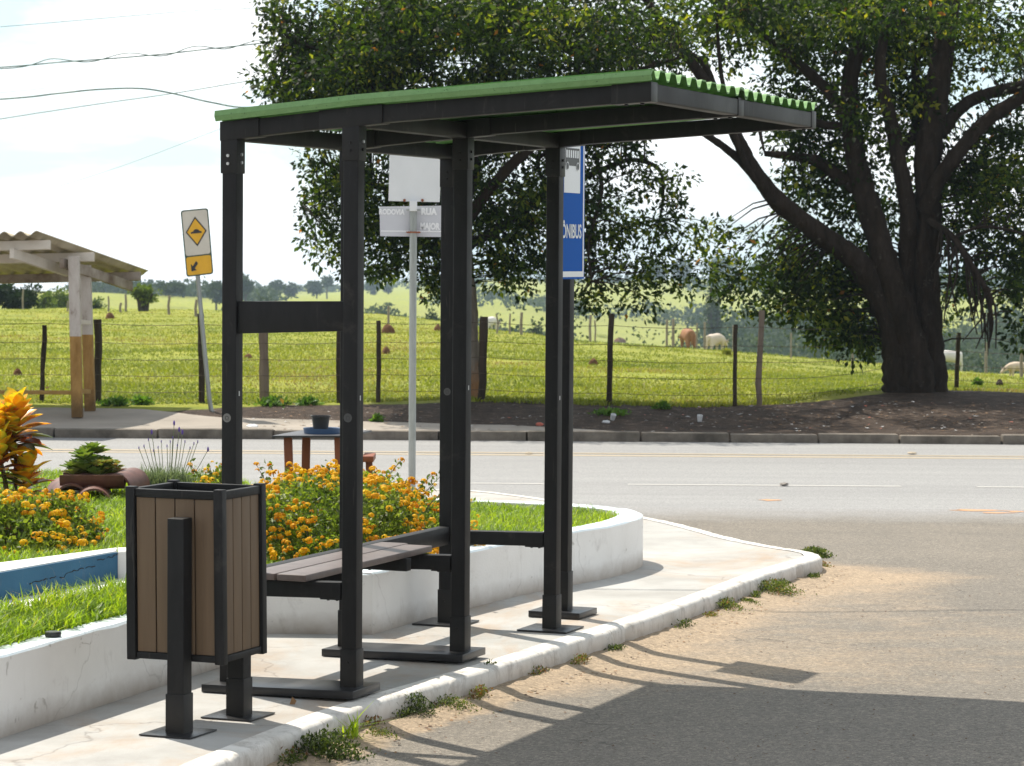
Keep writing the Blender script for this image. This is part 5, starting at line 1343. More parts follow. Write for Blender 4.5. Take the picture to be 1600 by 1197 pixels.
for i in range(44):
    k=int(n*(.09+.40*(i+rng.uniform(.1,.9))/44)); e_=edge[k]-inw[k]*rng.uniform(.015,.07); nn=int(rng.integers(200,340)); rr=rng.uniform(.04,.10); hh_=rng.uniform(.02,.065)
    u=np.clip(rng.normal(0,.36,nn),-.75,.75); v_=np.clip(rng.normal(0,.3,nn),-.6,.6); t0_=tan[k]
    P=np.stack([e_[0]+t0_[0]*u*rr*1.6+inw[k][0]*v_*rr*.6,e_[1]+t0_[1]*u*rr*1.6+inw[k][1]*v_*rr*.6,.055+rng.uniform(0,1,nn)**1.4*hh_*np.exp(-u*u)],1); L=rng.uniform(.008,.019,nn)
    tag(leaf_mesh('kerb_weed',P,L,L*.5,np.clip(rng.normal(rng.choice([.3,.55,.9]),.22,nn),0,1),M['kweed'],up=.5),'tiny weed sprout rooted in the sandy gutter along the white kerb','weed',KG)
# grass tuft with long arching blades
b_=W(545,1165,z=.03); gt=MB()
N=34; P=np.stack([rng.normal(b_.x,.025,N),rng.normal(b_.y,.03,N),np.full(N,.03)],1)
o=blade_mesh('grass_tuft',P,rng.uniform(.08,.17,N),rng.uniform(.006,.011,N),rng.uniform(.4,1.5,N),rng.uniform(.4,.8,N),M['lawn']); tag(o,'tuft of long bright green grass blades leaning over the kerb','grass tuft',KG)
V=[];Fq=[]
for pts_,w_ in (([(530,1160),(548,1135),(568,1112),(585,1094)],.013),([(520,1160),(508,1140),(507,1118)],.008),([(540,1160),(549,1130),(543,1115)],.010),([(545,1165),(560,1150),(572,1160)],.010)):
    q=[W(x,y,Y=b_.y-.02) for x,y in pts_]; k0=len(V)
    for i,p in enumerate(q):
        ww=w_*(1-i/(len(q)-.7)); V+= [(p.x-ww/2,p.y,p.z),(p.x+ww/2,p.y+.004,p.z+ww*.3)]
    for i in range(len(q)-1): Fq.append((k0+2*i,k0+2*i+1,k0+2*i+3,k0+2*i+2))
mesh_np('long_blades',V,Fq,M['lawn'],o,col=np.full(len(V),.55))
# gutter debris: dry leaves, crumbs of soil
m_=MB()
for i in range(4200):
    k=rng.integers(120,int(n*.52)); off=abs(rng.normal(0,.10))+.015
    p=Vector((edge[k,0]-inw[k,0]*off,edge[k,1]-inw[k,1]*off,.032+.018*math.exp(-(off/.13)**2)+.034*float(sstep(0,2.2,off))))
    if p.y>19: continue
    scrap(p,rng.uniform(.004,.014),int(rng.choice([2,3,4],p=[.5,.38,.12])))
for i in range(420):
    p=W(rng.uniform(600,1600),rng.uniform(900,1197),z=.05); 
    if dist_edge(np.array([p.x]),np.array([p.y]))[0]<.2 or inside(np.array([p.x]),np.array([p.y]),outline)[0]: continue
    p.z=float(street_z(None,dist_edge(np.array([p.x]),np.array([p.y])),np.array([p.y]))[0])-.008
    scrap(p,rng.uniform(.004,.010),3)
tag(m_.build('gutter_debris',[M['paper'],M['redlit'],M['dryleaf'],M['dryleaf2'],M['stone']]),'dry leaves and soil crumbs gathered in the gutter along the kerb','debris',kind='stuff')
m_=MB(); p=W(457,1101,z=.151); m_.add([(p.x-.012,p.y,.152),(p.x+.010,p.y-.01,.153),(p.x+.016,p.y+.006,.165),(p.x-.002,p.y+.012,.182)],[(0,1,2,3)]); tag(m_.build('fallen_leaf',M['dryleaf']),'single orange brown leaf lying against the near base plate','leaf')
# ---- overhead wires
M['cable']=mat('overhead_cable',(.06,.13,.12),.6)
def wire(pts,Y0,Y1,r_,label,twist=False):
    q=[]
    for i,(x,y) in enumerate(pts):
        f=(x-pts[0][0])/(pts[-1][0]-pts[0][0]); q.append(W(x,y,Y=Y0+(Y1-Y0)*f))
    # smooth
    c=[tuple(v) for v in q]; out=[]
    for k in range(len(c)-1):
        p0,p1,p2,p3=[Vector(c[max(0,min(len(c)-1,k+j))]) for j in(-1,0,1,2)]
        for s_ in range(8):
            t=s_/8; out.append(.5*((2*p1)+(p2-p0)*t+(2*p0-5*p1+4*p2-p3)*t*t+(-p0+3*p1-3*p2+p3)*t**3))
    out.append(Vector(c[-1]))
    r_*=.62; m_=MB(); m_.tube(out,r_,6)
    if twist:
        m_.tube([p+Vector((0,0,.05*math.sin(i*.55)+.02)) for i,p in enumerate(out)],r_*.8,6)
    tag(m_.build('power_line',M['cable'],smo=60),label,'overhead wire','overhead wires in the sky')
wire([(-300,64),(0,42),(300,17),(440,9),(900,-40)],52,46,.008,'thin topmost wire crossing the upper left sky')
wire([(-300,122),(0,105),(95,97),(180,91),(260,84),(330,76),(420,66),(700,30),(1100,-20)],50,44,.017,'thick twisted cable second from the top of the left sky',True)
wire([(-300,170),(0,145),(200,123),(410,101),(700,70)],60,55,.005,'faint thin wire between the twisted cable and the curved one')
wire([(-300,172),(0,155),(90,146),(150,140),(215,138),(265,145),(330,160),(390,168),(480,158),(700,120)],48,44,.020,'thick curved cable that dips behind the green roof')
wire([(-300,235),(0,186),(150,163),(270,146),(385,127),(700,75)],50,45,.011,'straight wire crossing below the curved cable')
wire([(-200,360),(0,317),(180,263),(340,203),(460,160)],56,50,.005,'faint lowest wire rising towards the shelter roof')
wire([(1040,84),(1100,88),(1330,102),(1500,110),(1640,113),(1800,110)],44,42,.014,'dark wire seen through the branches of the big tree')
wire([(1000,58),(1090,66),(1300,78),(1500,83),(1800,86)],46,44,.008,'thin wire through the upper branches of the big tree')
# wire high above the road whose thin shadow crosses the asphalt
m_=MB(); m_.tube([(-30,31.6,6.6),(0,31.9,6.4),(30,32.3,6.6)],.022,6); 
tag(m_.build('power_line',M['cable'],smo=60),'high wire over the main road that throws a thin shadow on the asphalt','overhead wire','overhead wires in the sky')
m_=MB(); m_.tube([(-30,19.2,6.4),(-2,18.9,6.2),(30,18.2,6.4)],.013,6)
tag(m_.build('power_line',M['cable'],smo=60),'high wire over the garden that throws a thin shadow on the side street','overhead wire','overhead wires in the sky')

# ================================================================== TREES
def barkmat(name,c1,c2):
    m=mat(name,c1,.95,0,.1); v=coords(m,'World',(1,1,.22)); n1=noise(m,v,9,7,.75,.3)
    c=ramp(m,n1,[(.30,c1),(.55,c2),(.75,tuple(x*1.7 for x in c2))])
    li=ramp(m,noise(m,coords(m,'World'),7,6,.8),[(.60,(0,0,0)),(.72,(1,1,1))]); c=mixc(m,mth(m,'MULTIPLY',li,.48),c,(.17,.155,.13))
    setc(m,c); setn(m,bump(m,n1,.9,.05,bump(m,noise(m,coords(m,'World',(1,1,.3)),40,5,.7),.6,.01))); return m
M['bark']=barkmat('rough_dark_bark',(.016,.012,.009),(.036,.027,.021))
def barkwash():
    m=barkmat('grey_trunk_with_ochre_base',(.10,.085,.07),(.20,.17,.14)); g=nd(m,'ShaderNodeNewGeometry'); s=nd(m,'ShaderNodeSeparateXYZ'); ln(m,g.outputs['Position'],s.inputs[0])
    old=bsdf(m).inputs['Base Color'].links[0].from_socket
    f=ramp(m,mth(m,'ADD',s.outputs['Z'],mth(m,'MULTIPLY',noise(m,coords(m,'World'),8,5,.7),.5)),[(.70,(1,1,1)),(.95,(0,0,0))])
    c=mixc(m,mth(m,'MULTIPLY',f,.8),old,(.30,.15,.06)); setc(m,c); return m
M['barkwash']=barkwash()
M['treeleaf']=leafmat('glossy_tree_leaf',[(0,(.006,.014,.003)),(.42,(.016,.035,.006)),(.70,(.052,.090,.012)),(.93,(.16,.205,.025)),(.994,(.20,.20,.03)),(1,(.28,.12,.025))],.50,.6,.22,(2.0,1.9,.5))
def limb(mb,pts,Y,seg=9,sub=7,jit=.10):
    """pts: (px,py,dy,width_px) smoothed into a tapering limb"""
    P=[Vector((*W(x,y,Y=Y+dy)[:],w_/2*(Y+dy)/4500)) if False else (W(x,y,Y=Y+dy),w_*.46*(Y+dy)/4500) for x,y,dy,w_ in pts]
    out=[];rad=[]
    for k in range(len(P)-1):
        p0,p1,p2,p3=[P[max(0,min(len(P)-1,k+j))][0] for j in(-1,0,1,2)]
        for s_ in range(sub):
            t=s_/sub; out.append(.5*((2*p1)+(p2-p0)*t+(2*p0-5*p1+4*p2-p3)*t*t+(-p0+3*p1-3*p2+p3)*t**3)); rad.append(P[k][1]*(1-t)+P[k+1][1]*t)
    out.append(P[-1][0]); rad.append(P[-1][1])
    mb.tube(out,rad,seg,jitter=jit); return out,rad
def crown(root,limbs_pts,ells,Y,npc,lsize,rc,seed,twigs=True):
    """ells: (px,py,rx,ry,dy,rdepth,n) - clusters of leaves at twig ends, each tied back to the nearest limb"""
    r=np.random.default_rng(seed); C_=[];S_=[]
    for px,py,rx,ry,dy,rd_,n_ in ells:
        n_=int(n_*(1.30 if py<200 else .86)*(.66 if (865<px<1225 and py>225) else 1))
        d=r.normal(0,1,(n_,3)); d/=np.linalg.norm(d,axis=1)[:,None]; q=d*(r.uniform(0,1,n_)**.42)[:,None]
        for a in q:
            C_.append(W(px+a[0]*rx,py+a[2]*ry,Y=Y+dy+a[1]*rd_)[:]); S_.append(r.uniform(.6,1.25))
    C_=np.array(C_); S_=np.array(S_); LP=np.array([p[:] for p in limbs_pts])
    tw=MB()
    if twigs:
        for c in C_[::2]:
            d=np.linalg.norm(LP-c,axis=1)+.4*np.maximum(0,LP[:,2]-c[2]); k=int(np.argmin(d)); p0=LP[k]; L_=np.linalg.norm(c-p0)
            if L_<.12 or L_>1.15: continue
            mid=(p0+c)/2+np.array([r.normal(0,.06*L_),r.normal(0,.06*L_),.12*L_])
            tw.tube([p0,p0*.45+mid*.6-p0*.05,mid*.55+c*.45,c],[.007+.006*L_,.006+.004*L_,.005,.003],5,cap=False)
    Ps=[];Ts=[];Ds=[]
    for c,s in zip(C_,S_):
        big=r.random()<.16; n_=int(npc*s*r.uniform(.7,1.3)*(2.1 if big else 1)); g=r.normal(0,1,(n_,3)); g/=np.linalg.norm(g,axis=1)[:,None]; rr=rc*s*(1.45 if big else 1)*r.uniform(.25,1,n_)**.6
        p=c+g*rr[:,None]*np.array([1,1,.8]); Ps.append(p)
        tb=r.uniform(.02,.72) if r.random()<.95 else r.uniform(.7,.92)
        Ts.append(np.clip(r.normal(tb,.17,n_),0,.985)+(r.random(n_)<.003)*1.0); dd=g*.8+r.normal(0,.5,(n_,3)); dd[:,2]-=.35; Ds.append(dd)
    P=np.concatenate(Ps);T=np.clip(np.concatenate(Ts),0,1);D=np.concatenate(Ds); n_=len(P); L=lsize*r.uniform(.5,1.5,n_)
    if tw.v: tw.build('twigs',M['bark'],root,smo=70)
    leaf_mesh('crown',P,L,L*r.uniform(.42,.58,n_),T,M['treeleaf'],root,D=D,fold=.15); return n_
# ---------- big many-stemmed tree on the right
YT1=35.7
t1=empty('broad_tree',(W(1428,612,Y=YT1).x,YT1,tz(5,35.7)),'huge dark many stemmed tree with a broad leafy crown on the right','tree')
stem=MB(); LP=[]
limbs=[
 ([(1412,622,0,76),(1408,590,0,64),(1400,520,0,54),(1376,462,0,50),(1340,410,-.1,42),(1290,372,-.2,36),(1245,338,-.35,31),(1205,300,-.5,27),(1172,255,-.6,24),(1150,212,-.7,22),(1110,140,-.8,20),(1060,70,-.9,16),(1010,0,-1,12),(980,-60,-1,8)],1),
 ([(1432,620,-.1,66),(1428,560,-.1,58),(1412,495,-.1,50),(1388,425,-.1,45),(1366,350,0,42),(1346,285,.1,38),(1332,215,.2,34),(1328,130,.3,30),(1345,50,.3,24),(1350,-40,.3,18)],1),
 ([(1456,622,.1,64),(1453,560,.1,50),(1450,490,.1,46),(1447,410,.1,44),(1452,330,.1,44),(1450,250,.1,46),(1462,160,.2,44),(1473,80,.3,38),(1488,-10,.4,32),(1500,-80,.4,24)],1),
 ([(1420,500,.15,34),(1416,420,.1,32),(1420,340,0,32),(1408,270,0,28),(1392,190,0,24),(1375,110,-.1,20),(1385,30,-.2,15),(1380,-50,-.2,10)],0),
 ([(1446,330,0,34),(1462,288,-.1,30),(1492,245,-.2,27),(1530,200,-.3,25),(1570,168,-.4,23),(1625,140,-.5,20),(1700,130,-.6,14)],0),
 ([(1470,210,.2,24),(1500,170,.4,22),(1540,148,.5,21),(1600,134,.6,20),(1680,120,.7,15)],0),
 ([(1300,382,-.15,24),(1255,352,-.3,20),(1212,322,-.4,17),(1185,285,-.5,15),(1150,245,-.6,14),(1110,215,-.7,12),(1070,192,-.8,9),(1020,150,-.9,6)],0),
 ([(1345,300,.1,26),(1310,275,.2,22),(1275,252,.3,20),(1235,244,.4,15),(1195,240,.5,10)],0),
 ([(1335,205,.1,24),(1300,150,.3,20),(1255,105,.4,17),(1190,55,.5,14),(1120,0,.6,10),(1080,-40,.6,7)],0),
 ([(1400,250,.1,18),(1440,180,.5,16),(1430,110,.8,14),(1450,40,.9,10),(1455,-30,1,7)],0),
 ([(1330,200,.2,16),(1268,190,.1,13),(1215,160,-.1,10),(1160,150,-.2,7)],0),
 ([(1452,345,-.1,13),(1490,372,-.4,12),(1515,410,-.6,11),(1538,448,-.8,10),(1550,500,-.9,6),(1546,535,-.9,3)],0),
 ([(1490,372,-.4,7),(1530,355,-.6,6),(1580,360,-.8,5),(1610,372,-.9,3)],0),
 ([(1120,150,-.7,14),(1095,95,-.5,11),(1040,70,-.3,9),(990,30,-.2,6)],0),
 ([(1200,300,-.45,12),(1168,262,-.7,10),(1140,180,-.9,9),(1125,100,-1,7),(1120,20,-1,5)],0)]
st2=MB()
for pts,tr in limbs:
    o_,r_=limb(stem if tr else st2,pts,YT1,12 if tr else 9); LP+=o_
stem.build('trunk',M['bark'],t1,smo=60)
# drooping bare twigs on the right of the trunk
for i in range(20):
    k=rng.uniform(0,1); x0=1470+k*75; y0=355+k*95
    x1=x0+rng.uniform(-20,25); y1=min(545,y0+rng.uniform(60,130))
    limb(st2,[(x0,y0,-.3-.5*k,5),((x0+x1)/2+rng.uniform(-8,14),(y0+y1)/2-10,-.5-.5*k,4),(x1,y1,-.6-.5*k,2)],YT1,5,3,0)
    if i%2: limb(st2,[((x0+x1)/2,(y0+y1)/2,-.5-.5*k,3),(x1+rng.uniform(-22,22),y1-rng.uniform(-12,20),-.6-.5*k,1.5)],YT1,4,3,0)
st2.build('branches',M['bark'],t1,smo=60)
E1=[(1040,40,110,75,.0,1.6,28),(1170,35,120,85,1.0,1.6,70),(1300,40,130,90,1.3,1.7,120),(1420,40,120,85,1.3,1.7,105),(1550,50,100,90,1.1,1.6,52),(1330,20,160,45,-1.1,.8,42),(1180,10,90,40,-1.0,.7,22),(1480,20,60,40,-.9,.7,14),(1660,80,90,130,.2,2.2,40),(1750,130,90,120,.2,1.6,60),(1700,300,70,120,.4,1.4,50),
    (1250,170,90,70,1.2,1.2,54),(1380,170,80,80,.8,1.4,50),(1290,260,80,60,.9,1.2,75),(1535,280,70,90,.6,1.5,110),(1600,330,70,140,.4,1.5,110),(1590,430,40,70,.2,1.2,40),(1505,330,40,90,.9,.9,40),(1510,430,40,50,.7,.8,24),(1350,330,60,70,1.1,.9,46),(1440,150,60,90,1.0,1.0,40),(1560,200,60,40,.7,1.2,18),
    (1215,395,45,55,.4,1.0,24),(1270,420,70,55,.7,1.1,72),(1325,440,55,75,.8,1.0,64),(1315,500,45,45,.5,.8,26),(1360,520,22,40,.4,.6,12),(1130,385,45,40,-.3,.9,20),(1165,425,32,32,-.2,.8,18),(1118,452,16,34,-.3,.5,7),(1208,440,38,34,0,.8,24),(1192,488,20,16,-.3,.5,6),(1245,472,38,30,.2,.8,22),(1290,515,24,26,.3,.6,10),(1345,530,28,24,.4,.6,12),(1155,470,12,22,-.3,.4,4),
    (1590,520,22,30,-.2,.6,7),(1230,330,40,40,.8,.8,12),(1420,300,40,120,1.2,.8,26),(1480,470,25,60,1.0,.7,8)]
n1=crown(t1,LP,E1,YT1,36,.076,.20,101)
# ---------- tree on the left, seen through the shelter
YT2=34.3
t2=empty('leafy_tree',(W(733,628,Y=YT2).x,YT2,tz(-.5,34.3)),'large leafy tree behind the shelter with a slim pale trunk and a ragged drooping crown','tree')
stem=MB(); st2=MB(); LP=[]
for pts,tr in [
 ([(735,640,0,56),(732,600,0,48),(730,540,0,42),(727,470,0,38),(722,400,0,36),(716,330,0,33)],1),
 ([(716,335,0,28),(690,270,-.2,23),(640,200,-.4,18),(580,140,-.6,13),(520,90,-.7,9),(450,60,-.8,5)],0),
 ([(718,345,0,27),(740,260,.2,24),(760,170,.3,20),(770,80,.3,15),(780,-20,.3,9)],0),
 ([(720,360,0,24),(770,290,-.3,20),(840,220,-.5,18),(920,160,-.7,14),(1000,110,-.8,9),(1060,90,-.9,5)],0),
 ([(722,380,0,18),(690,350,.3,15),(640,310,.5,12),(580,290,.6,9),(510,300,.7,5),(470,320,.7,3)],0),
 ([(722,390,0,18),(790,350,.3,15),(860,300,.3,12),(930,270,.2,10),(985,250,.2,9),(1030,265,.1,7),(1036,310,.1,5),(1030,345,.1,3)],0),
 ([(860,300,.3,8),(840,250,.2,7),(900,225,0,9),(950,230,-.1,8)],0),
 ([(640,200,-.4,12),(620,120,-.3,9),(600,40,-.2,6),(590,-20,-.2,4)],0),
 ([(920,160,-.7,10),(900,90,-.6,8),(880,20,-.5,6)],0),
 ([(930,240,-.2,9),(940,300,-.4,7),(920,380,-.5,5),(925,440,-.6,3)],0)]:
    o_,r_=limb(stem if tr else st2,pts,YT2,12 if tr else 8); LP+=o_
stem.build('trunk',M['barkwash'],t2,smo=60); st2.build('branches',M['bark'],t2,smo=60)
E2=[(520,110,85,95,-.4,1.6,120),(600,50,110,90,0,2.0,160),(720,40,130,100,0,2.2,190),(860,50,130,100,0,2.2,180),(980,60,90,90,-.2,1.8,90),(640,170,120,70,-.1,1.8,130),(790,170,120,80,.2,1.8,130),(920,180,110,80,0,1.8,110),
    (455,60,35,60,-.4,.9,24),(430,130,28,40,-.5,.8,14),(440,10,40,40,-.3,.9,16),(470,150,35,50,-.3,.9,22),(560,160,70,60,-.2,1.3,60),
    (500,270,32,60,.5,.9,20),(508,350,40,60,.5,.9,26),(545,300,45,90,.4,1.1,56),(540,390,30,30,.4,.7,14),(600,320,55,100,.4,1.2,95),(650,350,60,90,.3,1.3,110),(690,400,40,60,.2,1.0,44),(600,420,35,25,.3,.7,12),(690,450,28,32,.1,.6,16),(720,300,50,90,.8,.9,50),
    (780,330,60,100,.4,1.2,100),(850,320,60,100,.3,1.2,90),(785,420,45,40,.3,.8,26),(860,420,40,50,.2,.8,26),(930,310,60,80,.1,1.2,74),(930,400,50,60,0,1.0,46),(1000,330,60,80,0,1.1,50),(1010,410,55,55,-.1,.9,32),(925,460,40,32,-.1,.7,18),(995,465,30,30,-.2,.6,12),(1075,350,45,60,-.1,.8,20),(1085,420,40,40,-.2,.8,14),(1010,270,45,40,.1,.8,16),(1060,300,30,40,0,.7,8)]
n2=crown(t2,LP,E2,YT2,34,.070,.19,202)

# ================================================================== FAR COUNTRY
M['farleaf']=leafmat('distant_foliage',[(0,(.020,.040,.014)),(.5,(.030,.052,.020)),(1,(.070,.10,.03))],.22,.7,.15,(1.5,1.5,.6))
M['bushleaf']=leafmat('light_bush_leaf',[(0,(.05,.085,.02)),(.5,(.10,.15,.03)),(1,(.20,.24,.06))],.4,.6,.2,(1.4,1.4,.6))
M['fartrunk']=mat('distant_trunk',(.05,.042,.035),.9)
def fartree(name,px,ytop,wpx,Y,label,cat,group,style='round',ybase=None,n_=900,m='farleaf',tb=.45,twp=None):
    x=W(px,450,Y=Y).x; zb=tz(x,Y); zt=W(px,ytop,Y=Y).z; H=max(zt-zb,.8); Rx=wpx/2*Y/4500
    root=empty(name,(x,Y,zb),label,cat,group); tr=MB()
    px1=Y/4500.0; ls=max(5.0*px1,.07)*1.0
    if style=='shrub':
        for i in range(8):
            a=rng.uniform(-1,1); tr.tube([(x+a*Rx*.18,Y,zb-.1),(x+a*Rx*.35,Y+rng.normal(0,.1),zb+H*.4),(x+a*Rx*.8,Y+rng.normal(0,.2),zb+H*rng.uniform(.65,.95))],[.07,.05,.02],6)
        c0,c1=.25,1.0
    else:
        tr.tube([(x,Y,zb-.2),(x+rng.normal(0,.02)*H,Y,zb+H*.35),(x+rng.normal(0,.04)*H,Y,zb+H*.7)],[.035*H+.02,.025*H+.02,.012*H+.01],7); c0,c1={'round':(.15,1),'umbrella':(.55,1),'palm':(.45,1),'bush':(0,1)}[style]
        for i in range(5):
            a=rng.uniform(0,6.28); tr.tube([(x,Y,zb+H*max(c0,.2)),(x+Rx*.55*math.cos(a),Y+Rx*.5*math.sin(a),zb+H*(c0+(c1-c0)*.65))],[.018*H,.006*H],5)
    tr.build('trunk',M['fartrunk'],root,smo=60)
    k=18 if style!='shrub' else 26; cc=rng.normal(0,1,(k,3)); cc/=np.linalg.norm(cc,axis=1)[:,None]; cc*=rng.uniform(.25,.78,k)[:,None]
    idx=rng.integers(0,k,n_); g=rng.normal(0,1,(n_,3)); g/=np.linalg.norm(g,axis=1)[:,None]; q=cc[idx]+g*(rng.uniform(.1,1,n_)**.5*(.36 if style!='shrub' else .22))[:,None]
    P=np.stack([x+q[:,0]*Rx,Y+q[:,1]*Rx,zb+H*((c0+c1)/2+q[:,2]*(c1-c0)/2)],1); P[:,2]=np.maximum(P[:,2],zb-.05)
    T=np.clip(rng.normal(tb,.16,n_)+(rng.random(k)*.4-.2)[idx],0,1)
    L=ls*rng.uniform(.7,1.5,n_); leaf_mesh('crown',P,L,L*.6,T,M[m],root,D=g+rng.normal(0,.4,g.shape),fold=.1)
G='trees on the far hills'
fartree('dark_thicket',22,441,96,96,'dense dark thicket at the left edge under the old shelter roof','thicket',None,'bush',n_=4200,tb=.05)
fartree('leafy_shrub',225,444,58,86,'lone leafy shrub with several stems standing in the pasture','shrub',None,'shrub',n_=900,m='bushleaf',tb=.5)
for a in ((92,443,46,135,'pale green tree right of the dark thicket','bush',1300,'bushleaf',.35),(70,455,40,120,'light green bush at the foot of the dark thicket','bush',900,'bushleaf',.5),(150,462,30,140,'round bush between the old shelter posts and the lone shrub','bush',600,'bushleaf',.25),(120,448,40,160,'bluish tree seen between the posts of the old shelter','round',900,'farleaf',.6)):
    fartree('roadside_bush',a[0],a[1],a[2],a[3],a[4],'tree' if 'tree' in a[4] else 'bush','bushes along the far edge of the pasture',a[5],n_=a[6],m=a[7],tb=a[8])
for a in ((264,442,46,430,'flat topped spreading tree left of the warning sign pole','umbrella',900),(300,444,24,620,'small pale tree just left of the warning sign pole','round',350),(338,438,34,420,'rounded tree right of the warning sign','round',800),(384,430,34,520,'tall rounded tree just right of the first shelter post','round',800),
          (432,437,22,700,'left one of the two small rounded trees on the skyline','round',420),(455,442,24,700,'right one of the two small rounded trees on the skyline','round',420),(495,436,32,700,'broad rounded tree on the skyline above the board','round',600),(511,430,18,720,'umbrella shaped tree on the skyline above the board','umbrella',260),
          (583,440,24,900,'small tree on the skyline right of the second post','round',380),(606,444,14,900,'tiny round tree on the bare skyline','round',200),(672,480,26,170,'round palm like tree in the pasture beside the sign pole','palm',600),(836,496,24,210,'small round tree left of the bus sign post','palm',500),(412,452,26,330,'dark tree in the hedge above the board','bush',700),(1112,432,46,360,'tall narrow tree in the valley right of the bus sign','round',1300),(1025,408,44,1150,'left tree of the high clump on the ridge','round',600),(1062,404,46,1150,'middle tree of the high clump on the ridge','round',600),(1130,400,60,1150,'wide right tree of the high clump on the ridge','round',800)):
    fartree('far_tree',a[0],a[1],a[2],a[3],a[4],'tree',G,a[5],n_=a[6],tb=.5)
# woods and hedges that read as one mass
def wood(name,spec,label,ls_px=7.0,m='farleaf'):
    Ps=[];Ts=[];Ls=[]
    for px,Y,h,wm,n_ in spec:
        x=W(px,450,Y=Y).x; zb=tz(x,Y); k=rng.integers(5,9); cc=rng.normal(0,.45,(k,3)); idx=rng.integers(0,k,n_); g=rng.normal(0,1,(n_,3)); g/=np.linalg.norm(g,axis=1)[:,None]
        q=cc[idx]+g*(rng.uniform(.2,1,n_)**.5*.5)[:,None]; P=np.stack([x+q[:,0]*wm*.5,Y+q[:,1]*wm*.5,zb+h*np.clip(.5+q[:,2]*.5,0,1.15)],1)
        Ps.append(P); Ts.append(np.clip(rng.normal(rng.uniform(.2,.75),.15,n_),0,1)); Ls.append(ls_px*Y/4500*rng.uniform(.7,1.5,n_))
    P=np.concatenate(Ps);L=np.concatenate(Ls); o=leaf_mesh(name,P,L,L*.65,np.concatenate(Ts),M[m],fold=.1); tag(o,label,'woodland',kind='stuff')
sp_=[]
for i in range(300):   # valley wood on the right
    px=rng.uniform(1120,1950); Y=rng.uniform(230,560); sp_.append((px,Y,rng.uniform(5,9),rng.uniform(7,13),170))
for i in range(70):
    px=rng.uniform(880,1720); Y=rng.uniform(170,300); sp_.append((px,Y,rng.uniform(3,6.5),rng.uniform(5,9),150))
wood('valley_wood',sp_,'bluish green wood filling the valley on the right beyond the pasture')
sp_=[]
for i in range(46): sp_.append((rng.uniform(370,560),rng.uniform(330,370),rng.uniform(1.2,2.4),rng.uniform(5,9),90))
for i in range(34): sp_.append((rng.uniform(575,860),rng.uniform(380,420),rng.uniform(1.5,3.2),rng.uniform(5,10),90))
for i in range(26): sp_.append((rng.uniform(690,1120),rng.uniform(640,720),rng.uniform(2.5,5),rng.uniform(8,16),80))
wood('field_hedge',sp_,'dark hedgerow running across the far fields behind the shelter posts')
sp_=[]
for i in range(60): sp_.append((rng.uniform(150,400),rng.uniform(560,640),rng.uniform(1.6,3.4),rng.uniform(10,20),90))
for i in range(60): sp_.append((rng.uniform(380,1750),rng.uniform(1080,1230),rng.uniform(2,4.5),rng.uniform(10,26),60))
for i in range(70): sp_.append((rng.uniform(1100,1800),rng.uniform(900,1230),rng.uniform(5,10),rng.uniform(16,34),80))
wood('ridge_wood',sp_,'hazy woods along the skyline of the far hills')
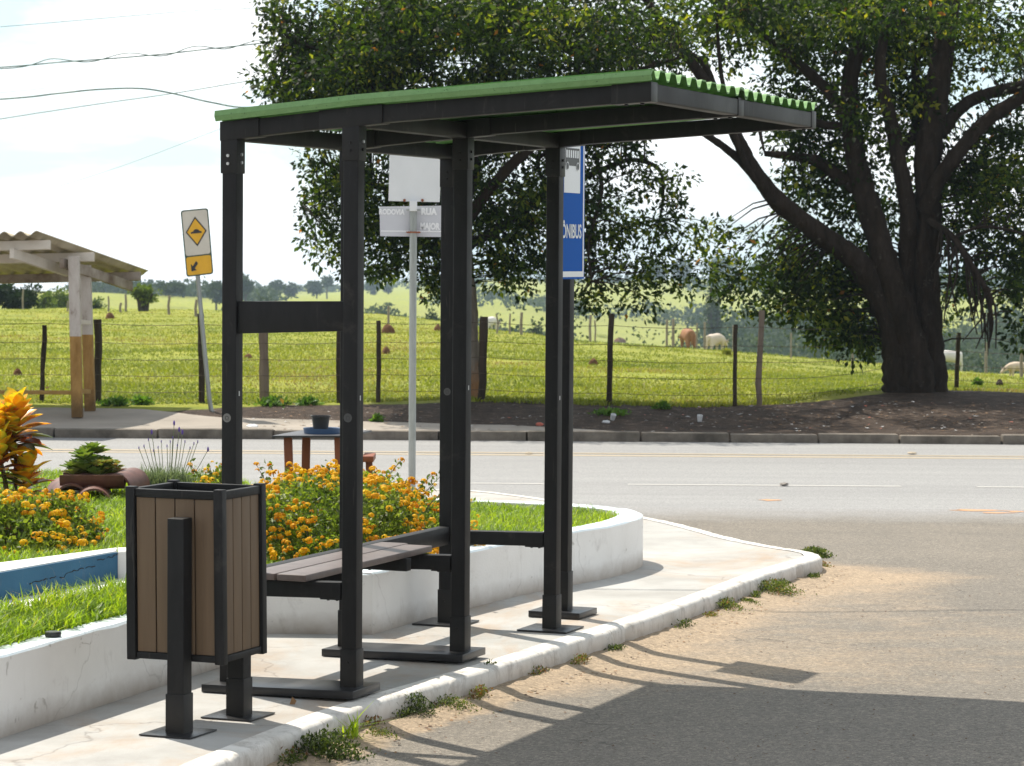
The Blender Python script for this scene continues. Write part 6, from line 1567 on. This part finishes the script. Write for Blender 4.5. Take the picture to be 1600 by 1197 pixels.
# ---- cattle
def cow(px,ytop,wpx,label,c1,c2,heading,hgt=.82,head=True):
    best=None
    for Y in np.arange(76,230,1.0):
        p=W(px,ytop,Y=float(Y)); 
        if p.z-tz(p.x,Y)>=hgt-.03: best=(p.x,float(Y)); 
        if best and p.z-tz(p.x,Y)>=hgt: break
    x,Y=best if best else (W(px,ytop,Y=100).x,100.0); z0=tz(x,Y)
    v=[(0,0,1.10),(.45,0,1.15),(-.45,0,1.08),(.75,0,1.15),(-.78,0,1.15),(1.05,0,1.02),(1.32,0,.82),(1.55,0,.62),          # trunk, neck, head
       (.62,.20,.78),(.60,.20,.42),(.62,.20,.03),(.62,-.20,.78),(.60,-.20,.42),(.62,-.20,.03),
       (-.66,.20,.80),(-.78,.20,.48),(-.70,.20,.03),(-.66,-.20,.80),(-.78,-.20,.48),(-.70,-.20,.03),(-.90,0,1.0),(-.94,0,.5)]
    e=[(0,1),(0,2),(1,3),(2,4),(3,5),(5,6),(6,7),(1,8),(8,9),(9,10),(1,11),(11,12),(12,13),(2,14),(14,15),(15,16),(2,17),(17,18),(18,19),(4,20),(20,21)]
    r_=[(.36,.37),(.33,.36),(.33,.33),(.26,.30),(.24,.25),(.18,.21),(.14,.15),(.09,.09),(.13,.13),(.075,.075),(.06,.06),(.13,.13),(.075,.075),(.06,.06),(.16,.17),(.08,.08),(.06,.06),(.16,.17),(.08,.08),(.06,.06),(.04,.04),(.035,.035)]
    me=skin_mesh(v,e,r_,0,1); s=hgt/1.42
    me.transform(Matrix.Translation((x,Y,z0))@Matrix.Rotation(heading,4,'Z')@Matrix.Scale(s,4)); 
    m=noisy('cow_hide',c1,c2,2.2,.85,30,.2,.01,.2); me.materials.clear()
    root=empty('cow',(x,Y,z0),label,'cow','cattle grazing at the edge of the pasture'); link('body',me,root,[m])
    T=Matrix.Translation((x,Y,z0))@Matrix.Rotation(heading,4,'Z')@Matrix.Scale(s,4)
    for sg in (1,-1): MB().tube([T@Vector((1.30,sg*.10,.95)),T@Vector((1.34,sg*.22,1.02)),T@Vector((1.40,sg*.24,1.14))],[.03,.02,.006],6).build('horn',M['palepost'],root,smo=60)
    for sg in (1,-1): MB().add([T@Vector((1.24,sg*.13,.93)),T@Vector((1.20,sg*.30,.95)),T@Vector((1.22,sg*.33,.88)),T@Vector((1.28,sg*.15,.84))],[(0,1,2,3)]).build('ear',m,root)
cow(1075,514,20,'brown cow seen from behind on the crest between distant fence posts',(.22,.10,.055),(.34,.18,.10),R(100))
cow(1117,521,26,'cream white cow grazing right of the brown cow',(.52,.44,.36),(.62,.55,.47),R(55))
cow(766,495,16,'white cow half hidden behind the fence post at the slim tree trunk',(.58,.55,.52),(.68,.65,.62),R(60))
cow(1484,545,22,'white cow just right of the big tree trunk',(.60,.58,.56),(.70,.68,.66),R(205),.6)
cow(1592,564,24,'pale cow at the right edge beyond the dry tussock',(.50,.40,.30),(.60,.50,.40),R(200),.5)

# ---- the air between here and the hills
hz=MB(); hz.box((0,1120,-15),(4600,2400,60))
hm=bpy.data.materials.new('pale_haze'); hm.use_nodes=True; hm.node_tree.nodes.remove(hm.node_tree.nodes['Principled BSDF'])
pv=hm.node_tree.nodes.new('ShaderNodeVolumePrincipled'); pv.inputs['Color'].default_value=(.66,.84,1,1); pv.inputs['Density'].default_value=.00024; pv.inputs['Anisotropy'].default_value=.2
hm.node_tree.links.new(pv.outputs[0],hm.node_tree.nodes['Material Output'].inputs['Volume'])
tag(hz.build('haze',hm),kind='stuff')
